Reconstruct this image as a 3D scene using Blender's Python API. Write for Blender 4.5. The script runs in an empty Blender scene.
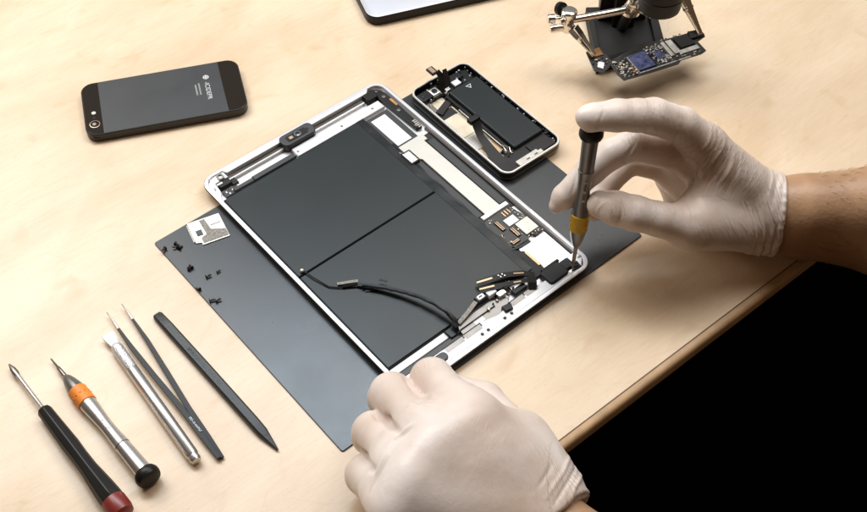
import bpy, bmesh, math, random
import numpy as np
from mathutils import Vector, Matrix
random.seed(7)
S = 0.001          # every coordinate below is in millimetres
sc = bpy.context.scene
COL = sc.collection

# ------------------------------------------------------------------ camera
cam = bpy.data.cameras.new('camera'); cam_o = bpy.data.objects.new('camera', cam); COL.objects.link(cam_o)
cam.sensor_fit = 'HORIZONTAL'; cam.sensor_width = 36.0; cam.lens = 36.0 * 1160.8 / 867.0
cam.clip_start = 0.02; cam.clip_end = 50
cam_o.location = (0, 0, 0.6442); cam_o.rotation_euler = (0.66794, -0.01506, 0)
sc.camera = cam_o
sc.render.resolution_x = 1024; sc.render.resolution_y = 605
sc.view_settings.view_transform = 'Standard'; sc.view_settings.look = 'None'
sc.view_settings.exposure = 0.0; sc.view_settings.gamma = 1.0

# ------------------------------------------------------------------ world and lamps
world = bpy.data.worlds.new('World'); sc.world = world; world.use_nodes = True
wn = world.node_tree.nodes; wl = world.node_tree.links
bg = wn['Background']
tc = wn.new('ShaderNodeTexCoord'); sx = wn.new('ShaderNodeSeparateXYZ'); cr = wn.new('ShaderNodeValToRGB')
wl.new(tc.outputs['Generated'], sx.inputs[0]); wl.new(sx.outputs['Y'], cr.inputs[0])
cr.color_ramp.elements[0].position = 0.0; cr.color_ramp.elements[0].color = (0.22, 0.135, 0.075, 1)
cr.color_ramp.elements[1].position = 0.75; cr.color_ramp.elements[1].color = (0.62, 0.60, 0.56, 1)
wl.new(cr.outputs[0], bg.inputs[0]); bg.inputs[1].default_value = 0.42

def area(name, loc, target, size, size_y, power, color):
    l = bpy.data.lights.new(name, 'AREA'); l.shape = 'RECTANGLE'; l.size = size; l.size_y = size_y
    l.energy = power; l.color = color
    o = bpy.data.objects.new(name, l); COL.objects.link(o); o.location = loc
    o.rotation_euler = (Vector(target) - Vector(loc)).to_track_quat('-Z', 'Y').to_euler()
    return o
area('window_light', (0.36, 1.02, 1.15), (0.02, 0.5, 0), 0.95, 0.50, 10.2, (1.0, 0.95, 0.89))
area('left_fill_light', (-0.74, 1.04, 0.98), (-0.1, 0.5, 0), 0.7, 0.55, 11.2, (1.0, 0.955, 0.90))  # added fill lamp, no known source; brightens the far left of the table
area('ceiling_light', (-0.26, 1.08, 1.25), (-0.10, 0.45, 0), 0.46, 0.26, 8.0, (0.72, 0.86, 1.0))

# ------------------------------------------------------------------ materials
def mat(name, col, rough=0.5, metal=0.0, var=0.0, vscale=30.0, bump=0.0, bscale=200.0, spec=0.5, sss=0.0,
        coat=0.0, rvar=0.0, emit=None, trans=0.0, col2=None, aniso=0.0):
    m = bpy.data.materials.new(name); m.use_nodes = True
    n = m.node_tree.nodes; l = m.node_tree.links; b = n['Principled BSDF']
    b.inputs['Base Color'].default_value = (*col, 1); b.inputs['Roughness'].default_value = rough
    b.inputs['Metallic'].default_value = metal; b.inputs['Specular IOR Level'].default_value = spec
    b.inputs['Coat Weight'].default_value = coat; b.inputs['Transmission Weight'].default_value = trans
    t = n.new('ShaderNodeTexCoord')
    if sss:
        b.inputs['Subsurface Weight'].default_value = sss; b.inputs['Subsurface Radius'].default_value = (1, .45, .25)
        b.inputs['Subsurface Scale'].default_value = 0.004
    if var or col2:
        z = n.new('ShaderNodeTexNoise'); z.inputs['Scale'].default_value = vscale; z.inputs['Detail'].default_value = 5
        l.new(t.outputs['Object'], z.inputs['Vector'])
        r = n.new('ShaderNodeValToRGB'); l.new(z.outputs['Fac'], r.inputs[0])
        c2 = col2 or col
        r.color_ramp.elements[0].position = .3; r.color_ramp.elements[1].position = .7
        r.color_ramp.elements[0].color = (*[max(0, c*(1-var)) for c in col], 1)
        r.color_ramp.elements[1].color = (*[min(1, c*(1+var)) for c in c2], 1)
        l.new(r.outputs[0], b.inputs['Base Color'])
    if rvar:
        z = n.new('ShaderNodeTexNoise'); z.inputs['Scale'].default_value = vscale*1.7; z.inputs['Detail'].default_value = 6
        l.new(t.outputs['Object'], z.inputs['Vector'])
        r = n.new('ShaderNodeMapRange'); r.inputs['From Min'].default_value = .3; r.inputs['From Max'].default_value = .7
        r.inputs['To Min'].default_value = max(.02, rough-rvar); r.inputs['To Max'].default_value = rough+rvar
        l.new(z.outputs['Fac'], r.inputs['Value']); l.new(r.outputs[0], b.inputs['Roughness'])
    if bump:
        z = n.new('ShaderNodeTexNoise'); z.inputs['Scale'].default_value = bscale; z.inputs['Detail'].default_value = 3
        l.new(t.outputs['Object'], z.inputs['Vector'])
        bp = n.new('ShaderNodeBump'); bp.inputs['Strength'].default_value = bump; bp.inputs['Distance'].default_value = 0.0005
        l.new(z.outputs['Fac'], bp.inputs['Height']); l.new(bp.outputs[0], b.inputs['Normal'])
    if emit: b.inputs['Emission Color'].default_value = (*emit, 1); b.inputs['Emission Strength'].default_value = 1
    return m

def wood_mat():
    m = bpy.data.materials.new('pale_wood'); m.use_nodes = True
    n = m.node_tree.nodes; l = m.node_tree.links; b = n['Principled BSDF']
    t = n.new('ShaderNodeTexCoord')
    def mapping(rot, scale, loc=(0, 0, 0)):
        r = n.new('ShaderNodeVectorRotate'); r.rotation_type = 'Z_AXIS'; r.inputs['Angle'].default_value = -rot
        l.new(t.outputs['Object'], r.inputs['Vector'])
        k = n.new('ShaderNodeMapping'); k.inputs['Scale'].default_value = scale; k.inputs['Location'].default_value = loc
        l.new(r.outputs[0], k.inputs[0]); return k.outputs[0]
    ang = 0.0        # the grain runs along the near edge, which is the table's own x axis
    def noise(vec, sc_, det=4, dist=0.0, rough=.55):
        z = n.new('ShaderNodeTexNoise'); z.inputs['Scale'].default_value = sc_; z.inputs['Detail'].default_value = det
        z.inputs['Distortion'].default_value = dist; z.inputs['Roughness'].default_value = rough
        l.new(vec, z.inputs['Vector']); return z.outputs['Fac']
    def ramp(v, p0, c0, p1, c1):
        r = n.new('ShaderNodeValToRGB'); l.new(v, r.inputs[0])
        r.color_ramp.elements[0].position = p0; r.color_ramp.elements[0].color = (*c0, 1)
        r.color_ramp.elements[1].position = p1; r.color_ramp.elements[1].color = (*c1, 1); return r.outputs[0]
    def mix(kind, f, a, c):
        x = n.new('ShaderNodeMix'); x.data_type = 'RGBA'; x.blend_type = kind
        if isinstance(f, float): x.inputs['Factor'].default_value = f
        else: l.new(f, x.inputs['Factor'])
        l.new(a, x.inputs['A']); l.new(c, x.inputs['B']); return x.outputs['Result']
    base = ramp(noise(mapping(ang, (1, 3.2, 1)), 4.0, 3, .6), .32, (.70, .535, .37), .68, (.80, .66, .49))
    pale = noise(mapping(ang+.35, (1, 2.0, 1), (3, 1, 0)), 9.0, 4, 1.2)
    c = mix('MULTIPLY', .55, base, ramp(pale, .35, (.90, .84, .76), .62, (1, 1, 1)))
    fine = noise(mapping(ang, (14, 150, 14)), 3.0, 3, .2)
    c = mix('MULTIPLY', .28, c, ramp(fine, .30, (.84, .78, .70), .62, (1, 1, 1)))
    # cathedral grain lines: thin contours of a slow stretched noise
    sl = noise(mapping(ang, (1, 3.6, 1), (7, 2, 0)), 5.2, 2.0, .9)
    mu = n.new('ShaderNodeMath'); mu.operation = 'MULTIPLY'; mu.inputs[1].default_value = 9; l.new(sl, mu.inputs[0])
    fr = n.new('ShaderNodeMath'); fr.operation = 'PINGPONG'; fr.inputs[1].default_value = .5; l.new(mu.outputs[0], fr.inputs[0])
    c = mix('MULTIPLY', .18, c, ramp(fr.outputs[0], .0, (.80, .70, .58), .05, (1, 1, 1)))
    blot = noise(mapping(ang, (1, 1.3, 1), (11, 4, 0)), 26.0, 2, .5)
    c = mix('MULTIPLY', .8, c, ramp(blot, .62, (1, 1, 1), .80, (.84, .75, .62)))
    pores = noise(mapping(ang, (60, 260, 60)), 5.0, 1)
    c = mix('MULTIPLY', .5, c, ramp(pores, .24, (.72, .62, .50), .33, (1, 1, 1)))
    l.new(c, b.inputs['Base Color'])
    b.inputs['Roughness'].default_value = .36; b.inputs['Specular IOR Level'].default_value = .5
    gr = noise(mapping(0, (1, 1, 1)), 1400, 2)
    bp = n.new('ShaderNodeBump'); bp.inputs['Strength'].default_value = .28; bp.inputs['Distance'].default_value = .0003
    l.new(gr, bp.inputs['Height']); l.new(bp.outputs[0], b.inputs['Normal'])
    return m

M = {}
M['wood'] = wood_mat()
M['wood_edge'] = mat('wood_edge', (.50, .32, .17), .5, var=.2, vscale=60, bump=.2)
M['joint'] = mat('edge_joint', (.16, .10, .06), .7)
M['floor'] = mat('dark_floor', (.0015, .0015, .0015), .9, var=.1, spec=.02)
M['mat'] = mat('work_mat', (.027, .031, .035), .29, var=.06, vscale=12, bump=.10, bscale=1600, spec=.5, rvar=.03)
M['alu'] = mat('bare_aluminium', (.76, .76, .78), .34, .35, var=.03, bump=.08, bscale=500)
M['alu_side'] = mat('aluminium_side', (.70, .68, .66), .28, .85, var=.04)
M['groove'] = mat('milled_groove', (.05, .042, .032), .45, 0, var=.25, vscale=50)
M['battery'] = mat('battery_wrap', (.013, .018, .019), .34, spec=.30, var=.05, vscale=20, bump=.05, bscale=900, rvar=.015)
M['black_foil'] = mat('black_foil', (.008, .010, .012), .34, var=.3, vscale=80, bump=.6, bscale=70, spec=.28)
M['black'] = mat('black_plastic', (.008, .007, .006), .42, var=.2, bump=.1, spec=.28)
M['black_soft'] = mat('black_rubber', (.013, .012, .011), .55, var=.25, vscale=60, bump=.25, bscale=500, spec=.35)
M['dark_grey'] = mat('dark_grey_plastic', (.026, .027, .028), .45, var=.12, vscale=60)
M['pcb'] = mat('black_circuit_board', (.012, .012, .011), .38, var=.35, vscale=160, bump=.2, bscale=600)
M['beige'] = mat('beige_shield', (.58, .56, .51), .42, .3, var=.05, vscale=40, bump=.1)
M['white'] = mat('white_paper', (.80, .81, .82), .6, var=.02)
M['silver'] = mat('polished_nickel', (.80, .76, .70), .16, 1.0, var=.06, bump=.1, bscale=80)
M['tin'] = mat('tin_solder', (.66, .64, .60), .3, .8, var=.2, vscale=300)
M['gold'] = mat('gold_contacts', (.52, .36, .22), .35, .55, var=.1, vscale=200)
M['copper'] = mat('copper_tape', (.45, .24, .09), .4, .5, var=.25, vscale=140)
M['slate'] = mat('slate_anodised', (.034, .035, .037), .42, .2, var=.06, rvar=.04)
M['glass_black'] = mat('black_glass', (.018, .013, .010), .10, 0, var=.05)
M['slate_side'] = mat('slate_side', (.030, .026, .022), .38, .3)
M['pale_metal'] = mat('pale_metal', (.62, .62, .63), .35, .2, var=.03)
M['grey_film'] = mat('grey_film', (.30, .28, .26), .35, .2, var=.15, vscale=120)
M['band'] = mat('silver_band', (.82, .80, .77), .25, .45)
M['lettering'] = mat('grey_lettering', (.60, .60, .60), .5)
M['lens'] = mat('camera_glass', (.03, .035, .05), .05, coat=1)
M['ring'] = mat('bronze_ring', (.55, .40, .28), .3, .7)
M['steel_mesh'] = mat('speckled_shield_tape', (.20, .18, .15), .5, .2, var=.6, vscale=900, bump=.4, bscale=900)
M['brushed'] = mat('satin_steel', (.66, .65, .64), .30, .9)
M['gun'] = mat('satin_grey_metal', (.22, .21, .20), .33, .75, var=.05)
M['orange'] = mat('orange_rubber', (.85, .25, .03), .5, var=.1, bump=.5, bscale=900)
M['ochre'] = mat('ochre_rubber', (.60, .36, .012), .5, var=.1, bump=.5, bscale=900)
M['red'] = mat('dark_red_plastic', (.20, .025, .02), .35, var=.15)
M['blade_steel'] = mat('dark_steel', (.22, .20, .18), .35, .9, var=.1)
M['knurl'] = mat('knurled_steel', (.72, .72, .74), .35, .8, var=.12, vscale=900, bump=1.0, bscale=1500)
M['spudger'] = mat('grey_nylon', (.020, .023, .023), .45, var=.12, bump=.35, bscale=700)
M['blue_chip'] = mat('blue_violet_chip', (.075, .085, .17), .22, var=.6, vscale=320)
M['amber'] = mat('amber_tape', (.26, .12, .03), .35, var=.3, vscale=200)
M['cream'] = mat('cream_liner', (.74, .65, .50), .6, var=.18, vscale=70)
M['clear'] = mat('clear_grey_film', (.55, .52, .48), .35, .1, var=.2, vscale=120)
M['laptop'] = mat('silver_lid', (.50, .50, .54), .35, .3, var=.02)
M['skin'] = mat('skin', (.38, .215, .115), .46, var=.12, vscale=38, col2=(.44, .265, .15), bump=.5, bscale=420, sss=.25)
M['hair'] = mat('arm_hair', (.06, .035, .02), .6)

def glove_mat():
    m = mat('latex_glove', (.63, .49, .40), .38, var=.05, vscale=17, col2=(.78, .70, .65), bump=.0, sss=.2, spec=.35)
    n = m.node_tree.nodes; l = m.node_tree.links; b = n['Principled BSDF']
    b.inputs['Subsurface Radius'].default_value = (1, .55, .38)
    a = n.new('ShaderNodeAttribute'); a.attribute_name = 'wv'
    w = n.new('ShaderNodeAttribute'); w.attribute_name = 'wm'
    t = n.new('ShaderNodeTexCoord')
    z = n.new('ShaderNodeTexNoise'); z.inputs['Scale'].default_value = 1; z.inputs['Detail'].default_value = 2
    z.inputs['Distortion'].default_value = .25
    l.new(a.outputs['Vector'], z.inputs['Vector'])
    r = n.new('ShaderNodeMapRange'); r.interpolation_type = 'SMOOTHSTEP'
    r.inputs['From Min'].default_value = .52; r.inputs['From Max'].default_value = .66
    l.new(z.outputs['Fac'], r.inputs['Value'])
    mu = n.new('ShaderNodeMath'); mu.operation = 'MULTIPLY'
    l.new(r.outputs[0], mu.inputs[0]); l.new(w.outputs['Fac'], mu.inputs[1])
    b1 = n.new('ShaderNodeBump'); b1.inputs['Strength'].default_value = .75; b1.inputs['Distance'].default_value = .0011
    l.new(mu.outputs[0], b1.inputs['Height'])
    f = n.new('ShaderNodeTexNoise'); f.inputs['Scale'].default_value = 900; f.inputs['Detail'].default_value = 2
    l.new(t.outputs['Object'], f.inputs['Vector'])
    b2 = n.new('ShaderNodeBump'); b2.inputs['Strength'].default_value = .18; b2.inputs['Distance'].default_value = .0003
    l.new(f.outputs['Fac'], b2.inputs['Height']); l.new(b1.outputs[0], b2.inputs['Normal'])
    f3 = n.new('ShaderNodeTexNoise'); f3.inputs['Scale'].default_value = 60; f3.inputs['Detail'].default_value = 3
    l.new(t.outputs['Object'], f3.inputs['Vector'])
    b3 = n.new('ShaderNodeBump'); b3.inputs['Strength'].default_value = .35; b3.inputs['Distance'].default_value = .0016
    l.new(f3.outputs['Fac'], b3.inputs['Height']); l.new(b2.outputs[0], b3.inputs['Normal'])
    l.new(b3.outputs[0], b.inputs['Normal'])
    return m
M['glove'] = glove_mat()

# ------------------------------------------------------------------ helpers
def empty(name, loc=(0, 0, 0), ang=0.0, label=None, cat=None, group=None):
    o = bpy.data.objects.new(name, None); COL.objects.link(o); o.empty_display_size = .01
    o.location = Vector(loc)*S; o.rotation_euler = (0, 0, math.radians(ang))
    if label: o['label'] = label; o['category'] = cat
    if group: o['group'] = group
    return o
def tag(o, label, cat, group=None):
    o['label'] = label; o['category'] = cat
    if group: o['group'] = group
    return o

def rr(x0, x1, y0, y1, r, n=6):
    P = []
    for cx, cy, a0 in ((x1-r, y1-r, 0), (x0+r, y1-r, 90), (x0+r, y0+r, 180), (x1-r, y0+r, 270)):
        for i in range(n+1):
            a = math.radians(a0 + 90*i/n); P.append((cx+r*math.cos(a), cy+r*math.sin(a)))
    return P
def inset(P, d):
    Q = []; n = len(P)
    for i in range(n):
        a = Vector(P[i-1]); b = Vector(P[i]); c = Vector(P[(i+1) % n])
        e1 = (b-a).normalized() if (b-a).length > 1e-9 else (c-b).normalized(); e2 = (c-b).normalized()
        n1 = Vector((-e1.y, e1.x)); n2 = Vector((-e2.y, e2.x)); m = (n1+n2)
        m = m / max(.3, m.dot(n1)) if m.length > 1e-6 else n1
        Q.append((b.x+m.x*d, b.y+m.y*d))
    return Q

class MB:
    def __init__(s): s.bm = bmesh.new(); s.T = Matrix.Identity(4)
    def v(s, p): return s.bm.verts.new(s.T @ Vector(p))
    def f(s, vs):
        try: return s.bm.faces.new(vs)
        except ValueError: pass
    def loft(s, loops, cap0=True, cap1=True, closed=False):
        L = [[s.v(p) for p in lp] for lp in loops]; n = len(L[0])
        prs = list(zip(L[:-1], L[1:])) + ([(L[-1], L[0])] if closed else [])
        for a, b in prs:
            for i in range(n): s.f((a[i], a[(i+1) % n], b[(i+1) % n], b[i]))
        if not closed:
            if cap0: s.f(list(reversed(L[0])))
            if cap1: s.f(L[-1])
        return s
    def prism(s, P, z0, z1, ch=0.25):
        ar = sum(P[i-1][0]*P[i][1]-P[i][0]*P[i-1][1] for i in range(len(P)))
        if ar < 0: P = P[::-1]
        ch = min(ch, (z1-z0)*.45)
        Q = inset(P, ch) if ch > 0 else P
        lp = [[(x, y, z0) for x, y in P]]
        if ch > 0: lp.append([(x, y, z1-ch) for x, y in P])
        lp.append([(x, y, z1) for x, y in Q]); return s.loft(lp)
    def box(s, x0, x1, y0, y1, z0, z1, ch=0.2):
        return s.prism([(x0, y0), (x1, y0), (x1, y1), (x0, y1)], z0, z1, min(ch, (x1-x0)*.3, (y1-y0)*.3))
    def ringp(s, O, I, z0, z1):
        return s.loft([[(x, y, z0) for x, y in O], [(x, y, z1) for x, y in O], [(x, y, z1) for x, y in I], [(x, y, z0) for x, y in I]], closed=True)
    def lathe(s, p0, p1, prof, seg=24, flat=None, squash=None):
        p0 = Vector(p0); d = (Vector(p1)-p0).normalized()
        a = Vector((0, 0, 1)).cross(d)
        a = a.normalized() if a.length > 1e-3 else Vector((1, 0, 0)); b = d.cross(a)
        sq = squash or (1, 1); loops = []
        for t, r in prof:
            loops.append([p0 + d*t + (a*math.cos(2*math.pi*i/seg)*sq[0] + b*math.sin(2*math.pi*i/seg)*sq[1])*r for i in range(seg)])
        return s.loft(loops)
    def tube(s, path, r, seg=8, sq=(1, 1)):
        P = [Vector(p) for p in path]; loops = []; n = len(P)
        R = r if isinstance(r, (list, tuple)) else [r]*n
        for i, p in enumerate(P):
            d = (P[min(i+1, n-1)]-P[max(i-1, 0)]).normalized()
            a = d.cross(Vector((0, 0, 1))); a = a.normalized() if a.length > 1e-3 else Vector((1, 0, 0)); b = a.cross(d)
            loops.append([p + (a*math.cos(2*math.pi*k/seg)*sq[0]+b*math.sin(2*math.pi*k/seg)*sq[1])*R[i] for k in range(seg)])
        return s.loft(loops)
    def strip(s, path, w, th):          # flat ribbon following a path, width vector per point
        P = [Vector(p) for p in path]; loops = []
        for i, p in enumerate(P):
            d = (P[min(i+1, len(P)-1)]-P[max(i-1, 0)]).normalized()
            ww = w[i] if isinstance(w, list) else w
            if isinstance(ww, (int, float)):
                a = d.cross(Vector((0, 0, 1))).normalized()*ww/2
            else: a = Vector(ww)/2
            b = a.cross(d).normalized()*th/2
            loops.append([p-a-b, p+a-b, p+a+b, p-a+b])
        return s.loft(loops)
    def ball(s, c, r, sc_=(1, 1, 1), u=16, v=10):
        c = Vector(c); lp = []
        for j in range(v+1):
            a = -math.pi/2 + math.pi*(j+.02)/(v+.04)
            lp.append([c+Vector((math.cos(a)*math.cos(2*math.pi*i/u)*r*sc_[0], math.cos(a)*math.sin(2*math.pi*i/u)*r*sc_[1], math.sin(a)*r*sc_[2])) for i in range(u)])
        return s.loft(lp)
    def build(s, name, m, parent=None, bevel=0.0, smooth=38, label=None):
        bm = s.bm
        bmesh.ops.recalc_face_normals(bm, faces=bm.faces)
        bmesh.ops.scale(bm, vec=(S, S, S), verts=bm.verts)
        ca = math.radians(smooth)
        for f in bm.faces: f.smooth = True
        for e in bm.edges: e.smooth = e.calc_face_angle(4) < ca if len(e.link_faces) == 2 else False
        me = bpy.data.meshes.new(name); bm.to_mesh(me); bm.free()
        me.materials.append(M[m] if isinstance(m, str) else m)
        o = bpy.data.objects.new(name, me); COL.objects.link(o)
        if parent: o.parent = parent
        if bevel:
            bv = o.modifiers.new('bevel', 'BEVEL'); bv.width = bevel*S; bv.segments = 2; bv.limit_method = 'ANGLE'; bv.angle_limit = math.radians(40)
        if label: o['label'] = label
        return o

def lettering(text, size, parent, loc, rot, m, name='lettering', depth=.02):
    cu = bpy.data.curves.new('t', 'FONT'); cu.body = text; cu.size = size*S; cu.extrude = depth*S; cu.align_x = 'CENTER'; cu.align_y = 'CENTER'
    tmp = bpy.data.objects.new('t', cu); COL.objects.link(tmp)
    bpy.context.view_layer.update()
    me = bpy.data.meshes.new_from_object(tmp.evaluated_get(bpy.context.evaluated_depsgraph_get()))
    bpy.data.objects.remove(tmp); me.name = name; me.materials.clear(); me.materials.append(M[m])
    o = bpy.data.objects.new(name, me); COL.objects.link(o); o.parent = parent
    o.location = Vector(loc)*S; o.rotation_euler = rot
    return o

def rot2(p, deg):
    a = math.radians(deg); return (p[0]*math.cos(a)-p[1]*math.sin(a), p[0]*math.sin(a)+p[1]*math.cos(a))

# ------------------------------------------------------------------ the setting: floor and table
b = MB(); b.box(-2500, 2500, -2000, 3500, -760, -740); o = b.build('floor', 'floor'); o['kind'] = 'structure'
EA = 39.3
table = empty('table', (86, 358.1, 0), EA, 'pale wood table with a wood edge strip, everything is laid out on it', 'table')
# table local frame: x along the near edge, y away from it; joint line at y = 0
MB().box(-900, 1200, 1.0, 1300, -12, 0, 0).build('tabletop', 'wood', table)
MB().box(-900, 1200, 0.0, 1.0, -11.5, -0.25, 0).build('edge_joint', 'joint', table)
b = MB(); b.loft([[(x, 0, -12), (x, 0, 0), (x, -2.6, 0), (x, -4.2, -.5), (x, -5.2, -1.6), (x, -5.6, -3), (x, -5.6, -10.5), (x, -4, -12)] for x in (-900, 1200)])
b.build('edge_strip', 'wood_edge', table, label='darker rounded wood strip along the table edge')
for x in (-820, 1120):
    for y in (60, 1230):
        MB().box(x-30, x+30, y-30, y+30, -740, -12, 1).build('leg', 'wood_edge', table)

# ------------------------------------------------------------------ work mat
b = MB(); b.T = Matrix.Translation((-188.5, 516.9, 0)) @ Matrix.Rotation(math.radians(-49.46), 4, 'Z')
b.prism(rr(0, 217.5, 0, 272, 1.5, 3), 0.05, 1.2, .2)
tag(b.build('work_mat', 'mat'), 'flat dark grey rectangular work mat lying under the opened tablet', 'work mat')

# ------------------------------------------------------------------ opened tablet (local x along the long side, y across)
tab = empty('tablet', (-162.9, 569.9, 1.2), -49.46, 'large opened tablet without its screen, silver shell with two dark battery panels showing', 'tablet')
W_, L_ = 169.5, 240.0
def ring_at(d, z, r=11): return [(x, y, z) for x, y in rr(d, L_-d, d, W_-d, max(1.0, r-d), 8)]
b = MB(); b.loft([ring_at(9, 0), ring_at(4, .9), ring_at(1.4, 2.6), ring_at(.3, 4.6), ring_at(0, 6.2), ring_at(.35, 6.8), ring_at(1.0, 7.0), ring_at(2.9, 7.0), ring_at(3.2, 6.6), ring_at(3.4, 2.2)])
b.build('shell', 'alu', tab)
b = MB(); b.loft([ring_at(.6, 4.6), ring_at(.3, 6.5), ring_at(-.10, 6.35), ring_at(-.14, 5.2), ring_at(.10, 4.6)], closed=True)
b.build('edge_trim', 'black', tab)
def P(name, m, fn, bevel=0, parent=tab, label=None):
    b = MB(); fn(b); return b.build(name, m, parent, bevel, label=label)
for x0, x1 in ((26.5, 118.0), (118.7, 215.2)):
    P('battery_cell', 'battery', lambda b: b.prism([(x0, 4.2), (x1, 4.2), (x1, 127.5), (x0, 127.5)], 2.25, 6.0, .7))
P('battery_cover_tape', 'black_foil', lambda b: b.strip([(25+i*5, 130.2+.5*math.sin(i*.5), 5.2+.16*math.sin(i*1.1)) for i in range(39)], 6.4, .25))
P('battery_cover_tape', 'black_foil', lambda b: b.strip([(60+i*5, 134.6+.6*math.sin(i*1.3), 4.3+.3*math.sin(i*1.1)) for i in range(30)], 2.2, .25))
# far short side: milled channel, screwed bracket, cable bar, corner camera and jack
P('channel', 'groove', lambda b: b.strip([(9.5, 19, 3.6), (8.6, 45, 2.9), (8.2, 71, 3.3)], 3.6, 1.4))
P('channel', 'groove', lambda b: b.strip([(8.6, 96, 3.3), (8.4, 120, 2.9), (8.6, 146, 3.6)], 3.6, 1.4))
P('ledge', 'alu', lambda b: b.prism([(3.0, 19), (6.7, 21), (6.7, 152), (3.0, 156)], 2.3, 6.95, .2))
P('corner_plate', 'alu', lambda b: b.prism([(3.1, 12), (3.1, 19.5), (9.6, 19.5), (9.6, 8.5), (18, 7.5), (26, 3.2), (12, 3.1), (7, 4.2), (4.3, 7)], 2.3, 6.0, .3), .1)
for y0, y1 in ((18, 70), (97, 146)): P('inner_wall', 'alu_side', lambda b: b.box(10.8, 12.2, y0, y1, 2.25, 5), .3)
br = P('bracket', 'alu', lambda b: b.prism([(16.5, 72), (25.6, 72), (25.6, 155), (17.2, 155), (16.5, 112)], 2.25, 5.4, .3))
for y in (74.5, 116, 146): P('screw_hole', 'blade_steel', lambda b: b.lathe((21.6, y, 5.3), (21.6, y, 9), [(0, 1.0), (.18, 1.0), (.2, .6)], 12), parent=br)
P('ribbon_cable', 'dark_grey', lambda b: (b.prism([(20.4, 33), (24.8, 33), (24.8, 71), (20.4, 71)], 3.5, 5.8, .3), b.prism([(20.8, 16), (24.0, 16), (24.4, 33), (20.8, 33)], 3.2, 5.2, .3)))
cb = P('camera_bezel', 'dark_grey', lambda b: b.prism(rr(4.0, 15.8, 68, 97.5, 4.2, 5), 3, 9.6, .5), .3)
P('camera_tray', 'black', lambda b: b.prism(rr(7.2, 13.2, 73, 91, 1.5, 3), 9.55, 9.9, .1), parent=cb)
P('camera_lens', 'lens', lambda b: b.lathe((10.2, 83, 9.9), (10.2, 83, 12), [(0, 2.1), (.5, 2.1), (.6, 1.5), (.35, 1.3)], 20), parent=cb)
P('lens_ring', 'gun', lambda b: b.lathe((10.2, 83, 9.9), (10.2, 83, 12), [(0, 2.7), (.3, 2.7), (.32, 2.2)], 20), parent=cb)
P('contact_pad', 'gold', lambda b: b.box(9, 11.6, 75.2, 78.4, 9.9, 10.1, .05), parent=cb)
P('screw', 'black', lambda b: b.lathe((10.3, 91.6, 9.5), (10.3, 91.6, 12), [(0, 1.1), (.4, 1.1), (.45, .5)], 12), parent=cb)
P('headphone_jack', 'black', lambda b: (b.box(10.5, 16.2, 8.8, 19, 2.3, 6.4, .5), b.box(13, 17, 19, 24, 2.3, 3.8)), .2)
P('jack_contact', 'tin', lambda b: b.box(11.3, 13.2, 8.3, 13, 3.4, 6.9, .2), .1)
P('camera_loop', 'blade_steel', lambda b: b.ringp(rr(3.8, 9.6, 12.2, 17.4, 1.4, 4), rr(5.0, 8.4, 13.4, 16.2, .7, 4), 5.9, 7.2))
P('jack_cable', 'pcb', lambda b: b.prism([(18, 8), (24, 8), (24, 21), (18, 21)], 2.3, 3.6, .2))
for x, y in ((20, 11), (20.5, 16), (22.4, 12.5)): P('solder_pad', 'tin', lambda b: b.box(x-.9, x+.9, y-.6, y+.6, 3.6, 3.9, .1))
for x, y in ((4.6, 6.2), (14.6, 5.0)): P('shell_hole', 'blade_steel', lambda b: b.box(x-1.3, x+1.3, y-.4, y+.4, 7.0, 7.08, 0))
P('front_camera', 'black', lambda b: (b.prism(rr(7.0, 15.2, 147, 157.5, 1.6, 4), 2.3, 8.0, .5), b.box(4.6, 9, 149, 160, 2.3, 5)), .2)
ab = P('antenna_bar', 'black', lambda b: (b.prism([(9, 158), (14, 156.4), (60, 158.4), (60, 164.2), (14, 165), (9, 163.4)], 2.3, 5.6, .4)), .2)
for x, y in ((17, 161), (36, 160.6), (57, 161)): P('screw', 'blade_steel', lambda b: b.lathe((x, y, 5.5), (x, y, 8), [(0, 1.5), (.4, 1.5), (.45, .7), (.2, .6)], 12), parent=ab)
P('antenna_contact', 'copper', lambda b: b.box(22, 31, 162.2, 164.4, 5.6, 5.9, .1), parent=ab)
for i in range(5): P('contact_spring', 'tin', lambda b: b.box(52+i*1.9, 53.1+i*1.9, 160.5, 163.5, 5.7+.2*(i % 2), 6.2, .1), parent=ab)
# side floor between the cells and the long wall
P('side_tray', 'dark_grey', lambda b: b.box(27, 67, 131, 156, 2.25, 3.0))
P('paper_label', 'white', lambda b: b.box(30.5, 63.5, 137.4, 151.0, 3.0, 3.15, .03), label='blank white paper label')
P('side_tray', 'black_soft', lambda b: b.box(67, 163, 132.5, 164.6, 2.25, 2.9))
sh = P('shield_plate', 'beige', lambda b: b.prism([(66, 135.5), (66, 158.8), (73, 158.8), (73, 155.5), (157, 155.8), (157, 161.4), (161.2, 161.4), (161.2, 136.8), (157, 136.8), (157, 141.6), (87, 141.8), (85, 140), (73, 140), (73, 135.5)], 3.0, 4.8, .3), .1, label='long beige metal shield')
P('shield_edge', 'tin', lambda b: b.box(157.6, 160.8, 137, 161.2, 4.8, 5.2, .1), parent=sh)
P('tray_strip', 'dark_grey', lambda b: b.box(86, 156, 134.5, 140.6, 2.9, 3.9))
P('tray_strip', 'dark_grey', lambda b: b.box(74.5, 156, 157, 163, 2.9, 3.7))
P('wall_channel', 'groove', lambda b: b.box(62, 224, 164.7, 166.2, 2.25, 4.2))
P('flex_connector', 'tin', lambda b: (b.box(74.5, 86, 132.2, 138.8, 3.5, 6.4, .4), ), .2)
P('connector_top', 'white', lambda b: b.box(75.8, 84.6, 133.4, 137.8, 6.4, 6.6, .1))
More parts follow.
